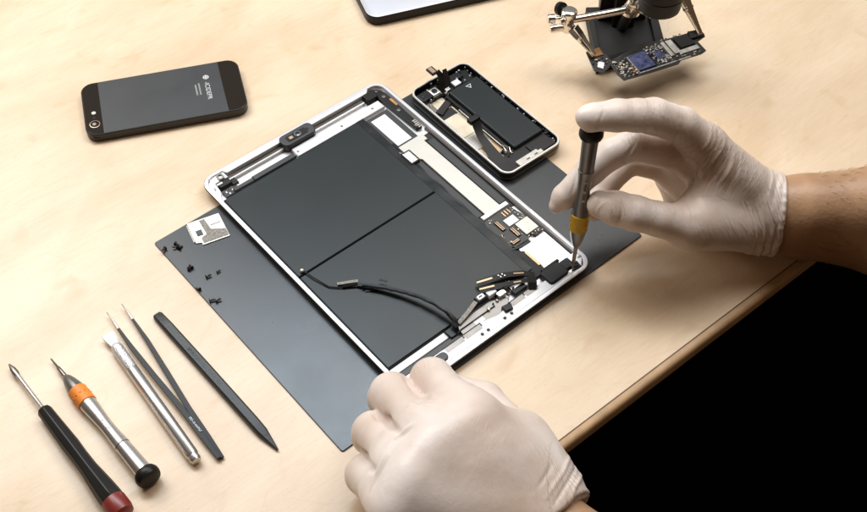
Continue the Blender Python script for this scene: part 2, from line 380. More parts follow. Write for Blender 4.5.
P('connector_frame', 'black', lambda b: b.ringp(rr(73.6, 87, 131.2, 139.8, 1, 2), rr(74.8, 85.8, 132.4, 138.6, .6, 2), 3.2, 6.0))
for i in range(16):
    x = 62+random.random()*36; y = 131+random.random()*2.4
    P('solder_joint', random.choice(['tin', 'black_foil', 'pcb']), lambda b: b.box(x, x+.7+random.random()*1.4, y, y+.7, 4.4, 5.3, .15))
# logic board
lb = P('logic_board', 'pcb', lambda b: b.prism([(161.6, 136.8), (161.6, 161.0), (168, 161.6), (180, 164.2), (194, 164.2), (194.6, 157), (191, 154), (193.8, 150), (193.6, 138), (190, 135), (166, 135)], 3.0, 4.4, .15), .1)
P('board_edge', 'black_foil', lambda b: b.strip([(161, 134.4, 3.6), (176, 133.4, 4.0), (193, 133.8, 3.6), (195.2, 141, 3.4), (195.4, 150, 3.4)], 1.8, 1.8), parent=lb)
def chip(x0, x1, y0, y1, m, h=1.1, name='chip'): return P(name, m, lambda b: b.box(x0, x1, y0, y1, 4.4, 4.4+h, .15), parent=lb)
chip(170.2, 177.2, 147.0, 156.6, 'white', .9, 'label_chip'); s2 = chip(178.2, 190.6, 151.2, 163.0, 'beige', 1.2, 'shielded_chip')
chip(181.8, 183.6, 158.2, 160, 'ring', 1.26, 'chip_mark'); chip(188, 188.7, 155, 155.7, 'black', 1.26, 'chip_mark')
for (x0, x1, y0, y1) in ((163.4, 168.4, 151, 152.2), (163.2, 168.2, 153.6, 154.8), (163.4, 168.0, 156.2, 157.4)): chip(x0, x1, y0, y1, 'gold', .5, 'contact_row')
def conn(x0, x1, y0, y1):
    c = chip(x0, x1, y0, y1, 'black', .9, 'board_connector')
    k = x1-x0 > y1-y0
    for i in (.18, .64):
        if k: P('contact_row', 'gold', lambda b: b.box(x0+.5, x1-.5, y0+(y1-y0)*i, y0+(y1-y0)*(i+.2), 5.3, 5.45, .03), parent=lb)
        else: P('contact_row', 'gold', lambda b: b.box(x0+(x1-x0)*i, x0+(x1-x0)*(i+.2), y0+.5, y1-.5, 5.3, 5.45, .03), parent=lb)
conn(167.4, 177.4, 140.4, 143.6); conn(178.6, 188, 145.2, 148.4); conn(188.6, 191.4, 137.4, 144.6)
rnd = random.Random(3)
for (x0, x1, y0, y1, k) in ((162.4, 170, 157.5, 161, 9), (171, 178, 158, 162.6, 12), (190.8, 194, 151, 163.4, 16), (163, 166, 137.4, 141, 7), (184, 192, 136.4, 139.8, 9), (182, 188, 149, 150.6, 5), (176, 182, 136.4, 137.6, 4)):
    for i in range(k):
        x = rnd.uniform(x0, x1); y = rnd.uniform(y0, y1); w = rnd.uniform(.4, 1.1); h = rnd.uniform(.3, .8)
        P('small_component', rnd.choice(['tin', 'tin', 'beige', 'black', 'ring']), lambda b: b.box(x, x+w, y, y+h, 4.4, 4.4+rnd.uniform(.3, .8), .08), parent=lb)
# near the corner: bare plate, speaker box, flex prongs
pl = P('bare_plate', 'alu', lambda b: b.prism([(195.6, 139), (195.6, 164), (229, 164), (229, 136), (214, 137)], 2.25, 3.6, .2), .1)
P('plate_recess', 'alu_side', lambda b: b.box(218, 220.4, 140, 156, 3.6, 3.7, 0), parent=pl)
P('speaker_box', 'black_soft', lambda b: (b.prism(rr(222.4, 235.2, 132.4, 150, 2.6, 4), 2.3, 8.2, .8), b.prism(rr(224, 232, 149, 158, 1.8, 4), 2.3, 7.0, .6), b.box(220.6, 222.6, 136, 152, 2.3, 7.0, .4)), .2)
P('speaker_bracket', 'black', lambda b: (b.prism([(228, 155), (236, 153), (237, 160), (231, 161)], 2.3, 7.3, .4), b.lathe((233.4, 157, 7), (233.4, 157, 10), [(0, 1.9), (.9, 1.9), (1.1, 1.2), (.5, 1.0)], 14)), .2)
for x, y in ((236.2, 160.4), (229.5, 164.8)): P('corner_hole', 'blade_steel', lambda b: b.box(x-.5, x+.5, y-1.5, y+1.5, 7.0, 7.1, 0))
P('corner_plate', 'alu', lambda b: b.prism([(224, 158), (224, 166), (231, 166), (236.5, 160), (236.5, 150), (233.5, 150), (233.5, 158)], 2.3, 6.6, .3), .1)
fx = P('curved_flex', 'black_soft', lambda b: b.prism([(194, 134.5), (198, 132), (206, 130), (212, 128), (218, 127), (222, 130), (222.6, 136), (220, 140.6), (214, 141.2), (200, 140)], 3.6, 4.4, .1))
P('gold_strip', 'gold', lambda b: b.box(201.6, 216, 138.9, 141.2, 4.5, 5.0, .1), parent=fx)
def ribn(name, m, pts, w, th=.3, parent=tab): return P(name, m, lambda b: b.strip(pts, w, th), parent=parent)
pr = ribn('forked_flex', 'black_soft', [(220, 131, 5.0), (215, 124, 7.5), (209, 112, 9.6), (205.4, 101, 10.2), (202.6, 92.5, 10.2)], 4.4)
ribn('gold_strip', 'gold', [(202.4, 92.6, 10.5), (206.2, 103.4, 10.5)], 1.4, .15, pr)
ribn('gold_strip', 'gold', [(212, 118, 9.2), (215.6, 124.6, 7.9)], 1.2, .15, pr)
pr2 = ribn('forked_flex', 'black_soft', [(222, 128, 5.4), (219.5, 118, 7.8), (214.6, 106, 9.2), (210.4, 97, 9.8), (207.6, 90.4, 9.8)], 3.6)
ribn('gold_strip', 'gold', [(207.6, 90.4, 10.1), (211.8, 100.4, 10.0)], 1.2, .15, pr2)
ribn('gold_strip', 'gold', [(217.6, 113, 8.8), (219.6, 118.2, 8.0)], 1.2, .15, pr2)
for i, (x, y) in enumerate(((206.8, 107.6), (208.6, 108.2), (207.6, 110.4), (209.6, 111.0))): P('small_component', 'tin', lambda b: b.box(x, x+1.1, y, y+.9, 9.6, 10.7, .1), parent=pr)
ribn('hanging_flex', 'black', [(221.4, 127, 7.6), (226, 122.6, 9.0), (230, 119.6, 6.0), (232.6, 117.6, 5.2)], [5.5, 6.4, 5.0, 2.2], .5)
P('connector_housing', 'tin', lambda b: (b.box(215.5, 220, 98, 105, 4, 7.4, .4), b.lathe((216, 106, 6.6), (214.5, 113, 6.6), [(0, 1.5), (6.4, 1.5), (6.6, .8)], 12)), .2)
P('connector_housing', 'white', lambda b: b.box(211.4, 215.6, 92.6, 99.5, 4.5, 8.6, .3), .2)
P('connector_housing', 'pcb', lambda b: b.box(209.6, 214.6, 83.6, 91.4, 4.5, 8.8, .3), .2)
P('contact_frame', 'tin', lambda b: b.ringp(rr(210.6, 213.6, 85, 90, .4, 2), rr(211.4, 212.8, 86, 89, .2, 2), 8.8, 9.1))
P('connector_housing', 'black', lambda b: b.box(220, 224.4, 108.5, 120, 3, 6.0, .4), .2)
# near short side: liner, plate with slots, screws, pads
P('liner_strip', 'white', lambda b: b.prism([(216.2, 4.4), (221.4, 4.4), (221.4, 51), (216.2, 51)], 2.3, 4.6, .2))
P('antenna_strip', 'dark_grey', lambda b: b.prism([(222.2, 8), (226.4, 8), (226.8, 58), (222.6, 56)], 2.3, 5.2, .3))
P('cable_clip', 'black_foil', lambda b: b.box(216.4, 224.0, 51, 60.0, 3, 6.6, .5), .2)
P('film_bracket', 'grey_film', lambda b: b.prism([(216.4, 61), (216.2, 92), (222, 104), (229, 100), (229.4, 60), (224, 60)], 2.3, 4.2, .3), .2)
P('film_label', 'white', lambda b: b.box(221.4, 226, 72, 80, 4.2, 4.35, .03), label='small bluish white label')
P('speckled_cable', 'steel_mesh', lambda b: b.strip([(217.4, 63, 5.6), (215.0, 74, 6.4), (212.4, 83, 7.4)], 3.0, .8))
P('slot_plate', 'pale_metal', lambda b: b.prism([(227, 6), (236.6, 6), (236.6, 150), (230.4, 150), (227.4, 112), (230, 104), (228.4, 96), (229.6, 88), (226.8, 76), (227, 38)], 2.3, 6.4, .3), .1, label='white screw plate along the near edge')
for (y0, y1) in ((41.8, 57.2), (58.6, 72.8), (100.5, 112), (113.4, 124)):
    f = P('slot', 'grey_film', lambda b: b.box(227.3, 231.2, y0, y1, 6.4, 6.5, .02))
    P('slot_line', 'black', lambda b: (b.box(226.5, 227.2, y0-1.2, y1+1.0, 5.6, 6.6, .05), b.box(226.5, 229.4, y1+.2, y1+1.0, 5.6, 6.7, .05)), parent=f)
P('rubber_pad', 'dark_grey', lambda b: b.prism(rr(228.2, 234.8, 27, 40.5, 3.0, 5), 6.3, 7.6, .4), .2)
P('rubber_pad', 'black', lambda b: b.prism([(226.8, 93.2), (232, 92.6), (232.8, 98.6), (228, 100.4)], 4, 8.4, .4), .3)
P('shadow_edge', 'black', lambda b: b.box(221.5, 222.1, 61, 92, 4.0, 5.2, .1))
for y in (69, 74.4, 89.4, 95.6):
    P('screw_hole', 'black', lambda b: b.lathe((234.6, y, 6.3), (234.6, y, 9), [(0, 1.25), (.25, 1.25), (.28, .6)], 14))
for i in range(26):
    x = rnd.uniform(209, 222); y = rnd.uniform(84, 122); z = rnd.uniform(4.2, 6.5); w = rnd.uniform(.6, 2.4); h = rnd.uniform(.5, 1.6)
    P('small_component', rnd.choice(['tin', 'black', 'gun', 'white', 'pcb', 'ring']), lambda b: b.box(x, x+w, y, y+h, z-1.5, z, .15))
P('side_button', 'alu_side', lambda b: b.prism(rr(176, 199, 167.0, 168.7, .8, 4), 6.95, 7.15, .05))
# loose cable arching over the cells
pth = [(222.0, 57.5, 6.6), (217, 60.5, 10.0), (208, 60.5, 12.0), (196, 58, 12.0), (184, 53.5, 11.2), (172, 47, 10.0), (160, 39, 9.0), (150, 30.5, 8.0)]
cab = ribn('antenna_cable', 'black_foil', pth, [3.0, 3.8, 3.6, 3.0, 2.8, 3.0, 3.2, 2.6], .6)
P('cable_wrap', 'black_foil', lambda b: [b.tube([(pth[0][0]-6+k*1.0, pth[0][1]+3.2, 9.8+k*.1), (pth[0][0]-5.4+k*1.0, pth[0][1]+1.2, 11.2), (pth[0][0]-5.6+k*1.0, pth[0][1]-.6, 10.4)], .55, 6) for k in range(6)][0], parent=cab)
cbp = []
for (p, q) in zip(pth[:-1], pth[1:]):
    for k in range(4): cbp.append(tuple(p[c]+(q[c]-p[c])*k/4 for c in range(3)))
P('cable_braid', 'black_foil', lambda b: b.tube([(p[0]+.9+.25*math.sin(k*2.1), p[1]-1.1+.3*math.cos(k*1.7), p[2]+.6+.3*math.sin(k*2.9)) for k, p in enumerate(cbp)], [.75+.2*math.sin(k*3.3) for k in range(len(cbp))], 8), parent=cab)
P('thin_lead', 'black', lambda b: b.tube([(150, 30.5, 8.0), (146.6, 25, 7.4), (143.4, 19.4, 7.0), (138.5, 14.6, 7.0), (126, 11.0, 7.6), (117.2, 9.4, 7.6)], .5, 8), parent=cab)
P('lead_sleeve', 'black', lambda b: b.tube([(150, 30.5, 8.0), (147.6, 26.6, 7.6), (144.6, 21.4, 7.2)], .95, 8), parent=cab)
P('lead_tip', 'tin', lambda b: b.ball((115.6, 8.8, 7.4), 1.7, (1, 1, .7), 12, 8), parent=cab)
P('speckled_tag', 'steel_mesh', lambda b: b.strip([(140.2, 20.5, 7.2), (147.6, 32.6, 8.0)], 2.2, .3), parent=cab)
P('cable_tab', 'black', lambda b: (b.strip([(157, 31.6, 6.6), (161.6, 38.4, 6.8)], 1.3, .4), b.strip([(157, 44, 9.4), (162, 46.8, 9.6)], 1.6, .4)), parent=cab)

# ------------------------------------------------------------------ black phone, back up
ph = empty('phone', (-200.8, 658.5, 0), 15.5, 'whole black phone lying back up with grey lettering and a camera lens', 'phone')
def R(x, y, d, z, r=9.5): return [(a, c, z) for a, c in rr(-x+d, x-d, -y+d, y-d, r-d, 8)]
b = MB(); b.loft([R(61.9, 29.3, .8, .3), R(61.9, 29.3, 0, 1.0), R(61.9, 29.3, 0, 6.9), R(61.9, 29.3, .5, 7.45), R(61.9, 29.3, .9, 7.6)]); b.build('body', 'slate_side', ph)
sq = [p for p in rr(-61.9+.9, 61.9-.9, -29.3+.9, 29.3-.9, 8.6, 8)]
def clipx(P_, a, c): return [(min(max(x, a), c), y) for x, y in P_]
b = MB(); b.prism([(-48.2, -28.4), (46.2, -28.4), (46.2, 28.4), (-48.2, 28.4)], 7.6, 7.72, .05); b.build('back_plate', 'slate', ph)
def endpoly(sgn, xi): return [p for p in rr(-61.0, 61.0, -28.4, 28.4, 8.6, 8) if p[0]*sgn > 45] + ([(xi, -28.4), (xi, 28.4)] if sgn < 0 else [])
L1 = [p for p in rr(-61.0, 61.0, -28.4, 28.4, 8.6, 8) if p[0] < -45]; L1 = L1 + [(-48.5, -28.4), (-48.5, 28.4)]
R1 = rr(-61.0, 61.0, -28.4, 28.4, 8.6, 8); R1 = [p for p in R1[27:] if p[0] > 40] + [p for p in R1[:9]] + [(46.5, 28.4), (46.5, -28.4)]
for nm, Q in (('glass_panel', L1), ('glass_panel', R1)):
    c0 = (sum(p[0] for p in Q)/len(Q), 0); Q = sorted(set((round(a, 4), round(c, 4)) for a, c in Q), key=lambda p: math.atan2(p[1]-c0[1], p[0]-c0[0]))
    b = MB(); b.prism(Q, 7.6, 7.74, .05); b.build(nm, 'glass_black', ph)
cr_ = MB(); cr_.lathe((-54.5, -17.5, 7.7), (-54.5, -17.5, 9), [(0, 3.9), (.3, 3.9), (.34, 3.5), (.1, 3.45)], 28); cr_ = cr_.build('camera_ring', 'ring', ph)
b = MB(); b.lathe((-54.5, -17.5, 7.7), (-54.5, -17.5, 9), [(0, 3.45), (.12, 3.45), (.13, 1.8), (.14, .1)], 28); b.build('camera_lens', 'glass_black', ph)
b = MB(); b.lathe((-54.9, -17.2, 7.84), (-54.9, -17.2, 9), [(0, 1.5), (.04, 1.5), (.05, .8)], 20); b.build('lens_core', 'gun', ph)
b = MB(); b.lathe((-54.3, -5.0, 7.7), (-54.3, -5, 9), [(0, 1.7), (.1, 1.7), (.12, 1.2)], 20); b.build('flash', 'clear', ph)
b = MB(); b.lathe((-54.3, -10.4, 7.7), (-54.3, -10.4, 9), [(0, .5), (.06, .5)], 10); b.build('microphone', 'dark_grey', ph)
RZ = math.radians(-90)
lettering('-ICIDEPR', 5.2, ph, (34.5, -2.2, 7.74), (0, 0, RZ), 'lettering')
b = MB(); b.ringp([(34.8+2.4*math.cos(i*.5236), 13.2+2.4*math.sin(i*.5236)) for i in range(12)], [(34.8+1.7*math.cos(i*.5236), 13.2+1.7*math.sin(i*.5236)) for i in range(12)], 7.7, 7.76)
b.box(34.3, 35.3, 11.5, 14.9, 7.7, 7.75, 0); b.box(33.1, 34.25, 12.8, 13.6, 7.7, 7.75, 0); b.box(35.35, 36.5, 12.8, 13.6, 7.7, 7.75, 0); b.build('emblem', 'lettering', ph)
lettering('iiiiillliiilliiliilliiiilliliiil', 1.9, ph, (28.3, 1.0, 7.74), (0, 0, RZ), 'lettering', 'small_lettering')
lettering('iilliiiliillliiiliiliilliiili', 1.9, ph, (25.6, .4, 7.74), (0, 0, RZ), 'lettering', 'small_lettering')
b = MB(); b.box(-59, -52, -29.55, -29.2, 3.2, 4.4, .1); b.box(-5, -3.4, -29.5, -29.2, 3.4, 4.6, .1); b.build('side_button', 'slate_side', ph)

# ------------------------------------------------------------------ opened phone (centre frame)
p2 = empty('opened_phone', (49.0, 638.8, 1.2), -50.1, 'opened phone with metal band, dark battery and loose black flex, between tablet and table', 'phone')
# place so the corner matches: local centre given directly
def R2(d, z, r=8.5): return [(a, c, z) for a, c in rr(-57.6+d, 57.6-d, -29.3+d, 29.3-d, r-d, 8)]
b = MB(); b.loft([R2(1.5, .2), R2(.6, .5), R2(.5, 8.2), R2(1.8, 8.2), R2(1.9, 1.4)]); b.build('back_shell', 'black', p2)
b = MB(); b.loft([R2(0, 1.6), R2(-.1, 2.0), R2(-.1, 8.2), R2(.2, 8.7), R2(1.3, 8.7), R2(1.5, 8.3), R2(1.5, 1.6)], closed=True); bd = b.build('metal_band', 'band', p2)
b = MB(); b.loft([R2(-.15, 2.2), R2(-.28, 2.6), R2(-.28, 7.3), R2(-.15, 7.7), R2(.3, 7.7), R2(.3, 2.2)], closed=True); b.build('band_side', 'slate_side', bd)
def Q(name, m, fn, bevel=0, parent=p2, label=None):
    b = MB(); fn(b); return b.build(name, m, parent, bevel, label=label)
Q('battery', 'battery', lambda b: b.prism(rr(-38, 39.5, -5.0, 25.0, 1.6, 4), 3.4, 8.6, .9), .2)
lettering('!', 3.0, p2, (-31.5, 12, 9.05), (0, 0, math.radians(-95)), 'lettering', 'warning_mark')
b = MB(); tri = [(-29.4, 12), (-33.6, 14.7), (-33.6, 9.3)]; b.ringp(tri[::-1], [(-30.4, 12), (-33.0, 13.7), (-33.0, 10.3)][::-1], 9.0, 9.06); b.build('warning_triangle', 'lettering', p2)
Q('battery_rail', 'black', lambda b: b.strip([(-37, -7.2, 5.6), (0, -7.0, 6.0), (36, -7.2, 5.6)], 2.2, .8))
Q('battery_rail', 'tin', lambda b: b.strip([(-20, -8.9, 5.2), (30, -8.8, 5.2)], .6, .6))
Q('inner_liner', 'cream', lambda b: b.box(-44, 36, -27.2, -8.2, 1.5, 2.4, .2), .1)
for (x0, x1, y0, y1, m) in ((-44, -30, -26, -20, 'silver'), (-28, -20, -27, -10, 'black_soft'), (-20, 4, -25, -12, 'cream'), (5, 20, -26.5, -12, 'clear'), (20, 33, -22, -9, 'gold')):
    Q('liner_patch', m, lambda b: b.box(x0, x1, y0, y1, 2.4, 2.9, .1), .1)
Q('top_module', 'black_foil', lambda b: (b.prism([(-54, -20), (-41, -20), (-41, 24), (-52, 26), (-55, 20)], 1.6, 4.4, .4), b.box(-52, -43, -26, -16, 1.6, 6.6, .5), b.box(-53, -46, 4, 18, 4, 6.6, .5)), .3)
cm = Q('camera_module', 'tin', lambda b: b.box(-50.0, -42.2, -15.8, -8.0, 3, 7.6, .6), .3)
Q('camera_lens', 'lens', lambda b: b.lathe((-46.1, -12, 7.6), (-46.1, -12, 9), [(0, 2.4), (.3, 2.4), (.35, 1.2)], 16), parent=cm)
Q('shield_can', 'white', lambda b: b.box(-46, -40.5, 5, 11.5, 5.2, 7.0, .2), .1)
Q('shield_can', 'tin', lambda b: b.box(-43, -40, -4, 0, 5.2, 7.4, .2), .1)
fl = Q('raised_flex', 'black', lambda b: b.strip([(-45, -6, 6), (-47.5, -3.5, 10), (-50, -2, 15), (-53, -3.5, 18.5)], [7, 6, 5.5, 5], .5))
Q('flex_plug', 'black', lambda b: b.box(-60.5, -52, -9, -3.0, 17, 19, .4), .3, parent=fl)
Q('plug_contacts', 'ring', lambda b: b.box(-59.5, -53, -8, -4.6, 19, 19.3, .1), parent=fl)
Q('raised_flex', 'black_soft', lambda b: b.strip([(-44, 0, 6), (-47, 1.5, 12), (-51, 2, 19)], [6.5, 5, 3.6], .5))
Q('dark_flex', 'black_soft', lambda b: b.prism([(-36, -8), (-30, -8), (-24, -22), (-30, -24)], 3.2, 4.4, .2))
lf = Q('lower_flex', 'black_soft', lambda b: b.strip([(44, -23.5, 4.5), (38, -21.5, 6), (26, -18.5, 6.5), (14, -16.5, 8), (8, -15, 13), (4, -14.5, 17)], [13, 11, 7.5, 6.0, 7.0, 6.5], .6))
Q('flex_plug', 'black', lambda b: b.box(1, 6, -19.5, -10, 14.5, 18.5, .5), .3, parent=lf)
Q('bottom_module', 'black_soft', lambda b: (b.prism(rr(37, 55.2, -26.8, 26.8, 5, 4), 1.6, 5.2, .5), b.prism([(42, 4), (54, 4), (54, 25), (42, 24)], 5.0, 6.6, .4)), .2)
Q('speaker_cover', 'clear', lambda b: b.prism([(49.5, -13), (55.2, -13), (55.2, 11), (51.5, 11), (51.5, 8), (49.5, 8)], 5.2, 7.2, .3), .2)
Q('cover_slot', 'black', lambda b: (b.box(53, 54, -5, -2, 7.2, 7.3, 0), b.box(53, 54, 3, 6, 7.2, 7.3, 0)))
for (x0, x1, y0, y1, k, z) in ((-56, -40, -24, 26, 46, 6.2), (33, 41, -16, -6, 22, 6.0), (-38, 40, 26.0, 27.2, 36, 6.4), (-44, -36, -10, -4, 8, 6.0), (40, 52, 24, 27, 8, 6.2)):
    for i in range(k):
        x = rnd.uniform(x0, x1); y = rnd.uniform(y0, y1); w = rnd.uniform(.5, 2.0); h = rnd.uniform(.4, 1.3)
        if abs(x) > 54 and abs(y) > 22: continue
        Q('small_component', rnd.choice(['tin', 'black', 'gun', 'pcb', 'black', 'clear']), lambda b: b.box(x, x+w, y, y+h, z-2, z+rnd.uniform(0, .9), .1))
Q('coax_lead', 'tin', lambda b: b.tube([(30, -9, 6.5), (34, -11, 8.6), (38, -12, 8.2), (40, -9, 6.6), (36, -7, 7.4), (33, -10, 8.8)], .5, 8))

# ------------------------------------------------------------------ silver device at the top edge
lp = empty('silver_device', (-44.0, 750.5, 0), 20.0, 'rounded corner of a silver device with a black side, at the top edge', 'laptop')
b = MB(); o_ = rr(0, 300, 0, 205, 11, 8)
b.loft([[(x, y, z) for x, y in inset(o_, d)] for d, z in ((2, .3), (0, 1.5), (0, 8.0), (.5, 8.6))]); b.build('body', 'black', lp)
b = MB(); b.loft([[(x, y, z) for x, y in inset(o_, d)] for d, z in ((.6, 8.5), (.7, 8.9), (1.3, 9.1))]); b.build('lid', 'laptop', lp)

# ------------------------------------------------------------------ small shield card and loose screws
cd = empty('shield_card', (-167.3, 534.0, 1.2), 26.5, 'small bright metal shield card with grey speckled tape, on the mat corner', 'shield plate')
b = MB(); b.prism([(0, 0), (24, 0), (24, -23.4), (4, -23.4), (4, -21), (0, -20)], 0, .8, .1); b.build('plate', 'tin', cd, .1)
b = MB(); b.prism([(8.5, -1), (12.5, -1), (14, -12), (23.6, -15.8), (23.6, -22.4), (5, -22.4), (5, -17), (9.5, -15)], .82, 1.0, .02); b.build('speckled_tape', 'steel_mesh', cd)
b = MB(); b.box(3, 7.4, -14.5, -9.5, .8, 1.3, .1); b.build('chip', 'dark_grey', cd)
b = MB(); b.box(15, 22.5, -8.5, -2.5, .8, 1.3, .1); b.build('pad', 'white', cd)
b = MB(); b.strip([(-.8, -2, .8), (-.8, -19, .8)], .9, 1.4); b.build('folded_edge', 'silver', cd)

def screw(x, y, rz, tilt, label, sc_=1.0):
    s = empty('screw', (x, y, 1.2), rz, label, 'screw', 'loose screws on the mat')
    h = MB(); h.T = Matrix.Translation((0, 0, 1.5*sc_)) @ Matrix.Rotation(tilt, 4, 'Y') @ Matrix.Scale(sc_, 4)
    h.lathe((0, 0, 0), (0, 0, 1), [(0, 1.5), (.5, 1.5), (.75, 1.2), (.76, .55), (.5, .4)], 14); h.build('head', 'black', s)
    t = MB(); t.T = Matrix.Translation((0, 0, 1.5*sc_)) @ Matrix.Rotation(tilt, 4, 'Y') @ Matrix.Scale(sc_, 4)
    pr = [(0, .8)]
    for i in range(7): pr += [(-.4-.45*i, .85), (-.6-.45*i, .62)]
    pr = [(t_, r_) for t_, r_ in pr]
    t.lathe((0, 0, 0), (0, 0, 1), pr[::-1], 10); t.build('thread', 'blade_steel', s)
    return s
for a in ((-179.6, 510.8, 60, 1.75, 'screw nearest the left corner of the mat'),
          (-172.8, 515.2, 150, 1.45, 'screw at the top of the pair beside the mat corner', 1.0),
          (-169.6, 511.2, 240, 1.3, 'screw below the top one of the pair beside the mat corner', 1.0),
          (-171.8, 512.4, 20, 1.9, 'screw lying crosswise between the pair beside the mat corner', .85),
          (-160.4, 493.2, 190, .5, 'first upright screw, alone below the pair near the mat edge', 1.0),
          (-158.6, 494.2, 310, 1.5, 'screw leaning against the upright one near the mat edge', .9),
          (-150.9, 475.4, 330, 1.35, 'shiny screw alone near the middle of the mat left edge', .9),
          (-147.3, 486.2, 210, 1.6, 'screw in the middle of the scatter, below the smallest one', 1.0),
          (-140.4, 490.6, 220, 1.7, 'smallest screw, farthest right and nearest the tablet', .75),
          (-142.4, 465.8, 200, 1.6, 'left one of the lowest two screws on the mat', .95),
          (-138.0, 465.6, 215, 1.7, 'right one of the lowest two screws on the mat', .95)):
    screw(*a[:4], a[4], a[5] if len(a) > 5 else 1.0)

# ------------------------------------------------------------------ tools on the left
def tool(name, p0, label, cat): return empty(name, p0, 0, label, cat)
def loc(p, o): return tuple(p[i]-o[i] for i in range(3))
# red ended screwdriver
A = (-266.6, 412.6, 3.6); B = (-182.0, 314.6, 8.6)
d = (Vector(B)-Vector(A)).normalized(); 
t = tool('screwdriver', (A[0], A[1], 0), 'long black handled screwdriver with a dark red end cap, leftmost tool', 'screwdriver')
o0 = Vector((0, 0, A[2]))
b = MB(); b.lathe(o0, o0+d, [(0, .35), (1.2, .7), (5, 1.7), (9, 1.9), (12, 1.5)], 16, squash=(1.1, .7)); b.build('tip', 'blade_steel', t)
b = MB(); b.lathe(o0, o0+d, [(11.5, 1.45), (44, 1.45), (45.2, 1.9), (47, 1.9)], 16); b.build('shaft', 'brushed', t)
b = MB(); b.lathe(o0, o0+d, [(45.8, 2.8), (46.6, 4.4), (48, 4.8), (58, 5.0), (80, 5.7), (90, 5.4), (102, 5.6), (116, 6.8), (126, 7.4), (131, 7.4)], 8); b.build('handle', 'black', t, .5, 20)
b = MB(); b.lathe(o0, o0+d, [(131, 7.5), (132, 7.7), (139, 7.6), (142.5, 6.9), (144, 5.0), (144.4, 2.0)], 24); b.build('end_cap', 'red', t)

DRV = [('bit', 'blade_steel', [(0, .3), (1, .55), (9, .75), (9.6, 1.2), (14, 1.4), (20, 1.5)]),
       ('chuck', 'gun', [(19, 1.9), (21, 3.0), (25, 4.2), (30, 5.2), (33.5, 5.6)]),
       ('grip_band', 'orange', [(33.5, 5.8), (33.9, 6.2), (46.6, 6.2), (47, 5.8)]),
       ('handle', 'brushed', [(47, 5.6), (51, 5.5), (60, 4.8), (69, 4.3), (78, 4.5), (87, 5.1), (88, 5.3), (88.5, 4.9), (113, 5.4)]),
       ('swivel_cap', 'black', [(112.6, 5.6), (113, 7.0), (115, 7.9), (117.5, 7.9), (119.4, 7.2), (120.2, 5.6), (120.5, 2)])]
def driver(name, base, A, B, label, band='orange', handle='brushed', chuck='gun', shift=0.0):
    t = empty(name, base, 0, label, 'screwdriver')
    o0 = Vector(A)-Vector(base); d = (Vector(B)-Vector(A)).normalized()
    hh = None
    for nm, m, pr in DRV:
        m = {'grip_band': band, 'handle': handle, 'chuck': chuck}.get(nm, m)
        pr = [(q+shift*min(1, max(0, q-9)/10)*min(1, (88-q)/30) if q < 88 else q, w) for q, w in pr]
        b = MB(); b.lathe(o0, o0+d, pr, 28); h = b.build(nm, m, t)
        if nm == 'handle': hh = h
    side = Vector((0, 0, 1)) if abs(d.z) < .7 else Vector((0, -1, .35))
    side = (side - d*side.dot(d)).normalized()
    for k in (66, 73.5, 81):
        b = MB(); p = o0 + d*k + side*4.2
        b.lathe(p, p+side, [(0, 1.1), (.55, 1.1), (.6, .5)], 12); b.build('grip_dot', 'blade_steel' if handle == 'brushed' else 'brushed', hh)
    b = MB()
    for k in range(12):
        a = 2*math.pi*k/12; u = d.cross(side); q = (side*math.cos(a)+u*math.sin(a))
        b.ball(o0+d*(40.2+shift)+q*6.2, .6, (1, 1, 1), 6, 4)
    b.build('band_ribs', band, hh)
    return t
driver('precision_screwdriver', (-240.7, 417.0, 0), (-240.7, 417.5, 3.0), (-160.8, 327.6, 7.6), 'silver precision screwdriver with an orange band lying beside the black one')

# knife handle without blade
A = Vector((0, 0, 4.2)); d = Vector((math.cos(math.radians(-52.9)), math.sin(math.radians(-52.9)), 0))
t = tool('knife_handle', (-206.8, 436.4, 0), 'silver hobby knife handle with a knurled collar, lying across the tweezers', 'knife')
n_ = Vector((-d.y, d.x, 0))
b = MB(); b.loft([[A+d*s_+n_*w_+Vector((0, 0, z_)) for w_, z_ in ((-w, -1.0), (w, -1.0), (w, 1.0), (-w, 1.0))] for s_, w in ((0, 4.0), (3, 4.3), (8, 3.4), (13, 2.4))]); b.build('jaw', 'white', t, .3)
b = MB(); b.lathe(A, A+d, [(11, 2.6), (12.5, 3.7), (14, 4.1), (34, 4.1), (35, 3.5)], 24); b.build('collar', 'knurl', t)
b = MB(); b.lathe(A, A+d, [(34.6, 3.9), (36, 4.1), (112, 4.1), (113, 3.6), (113.4, 3.5), (116, 3.7), (117.6, 3.0), (118, 1)], 28); b.build('barrel', 'brushed', t)

# tweezers
t = tool('tweezers', (-120.9, 346.3, 0), 'thin black fine pointed tweezers with open arms, between knife and flat bar', 'tweezers')
def arm(pts, wid, name, m):
    b = MB(); b.strip([Vector(p)-Vector((-120.9, 346.3, 0)) for p in pts], wid, 1.3); return b.build(name, m, t, .2)
arm([(-120.9, 346.3, 1.6), (-131, 360, 2.4), (-146, 381, 3.0), (-163.2, 407.1, 3.2), (-180, 432.4, 3.2), (-192.4, 449.3, 3.2)], [2.8, 3.8, 3.4, 3.4, 2.8, 1.7], 'arm', 'black')
arm([(-192.2, 449.0, 3.2), (-196.5, 455, 3.2), (-201.6, 461.6, 3.2)], [1.9, 1.2, .4], 'point', 'blade_steel')
arm([(-122.5, 345.4, 3.1), (-133.5, 359, 3.6), (-149, 378.5, 4.2), (-170.5, 403.4, 4.4), (-190, 427.2, 3.8), (-200.6, 441.4, 3.4)], [2.8, 3.8, 3.8, 3.6, 3.0, 1.8], 'arm', 'black')
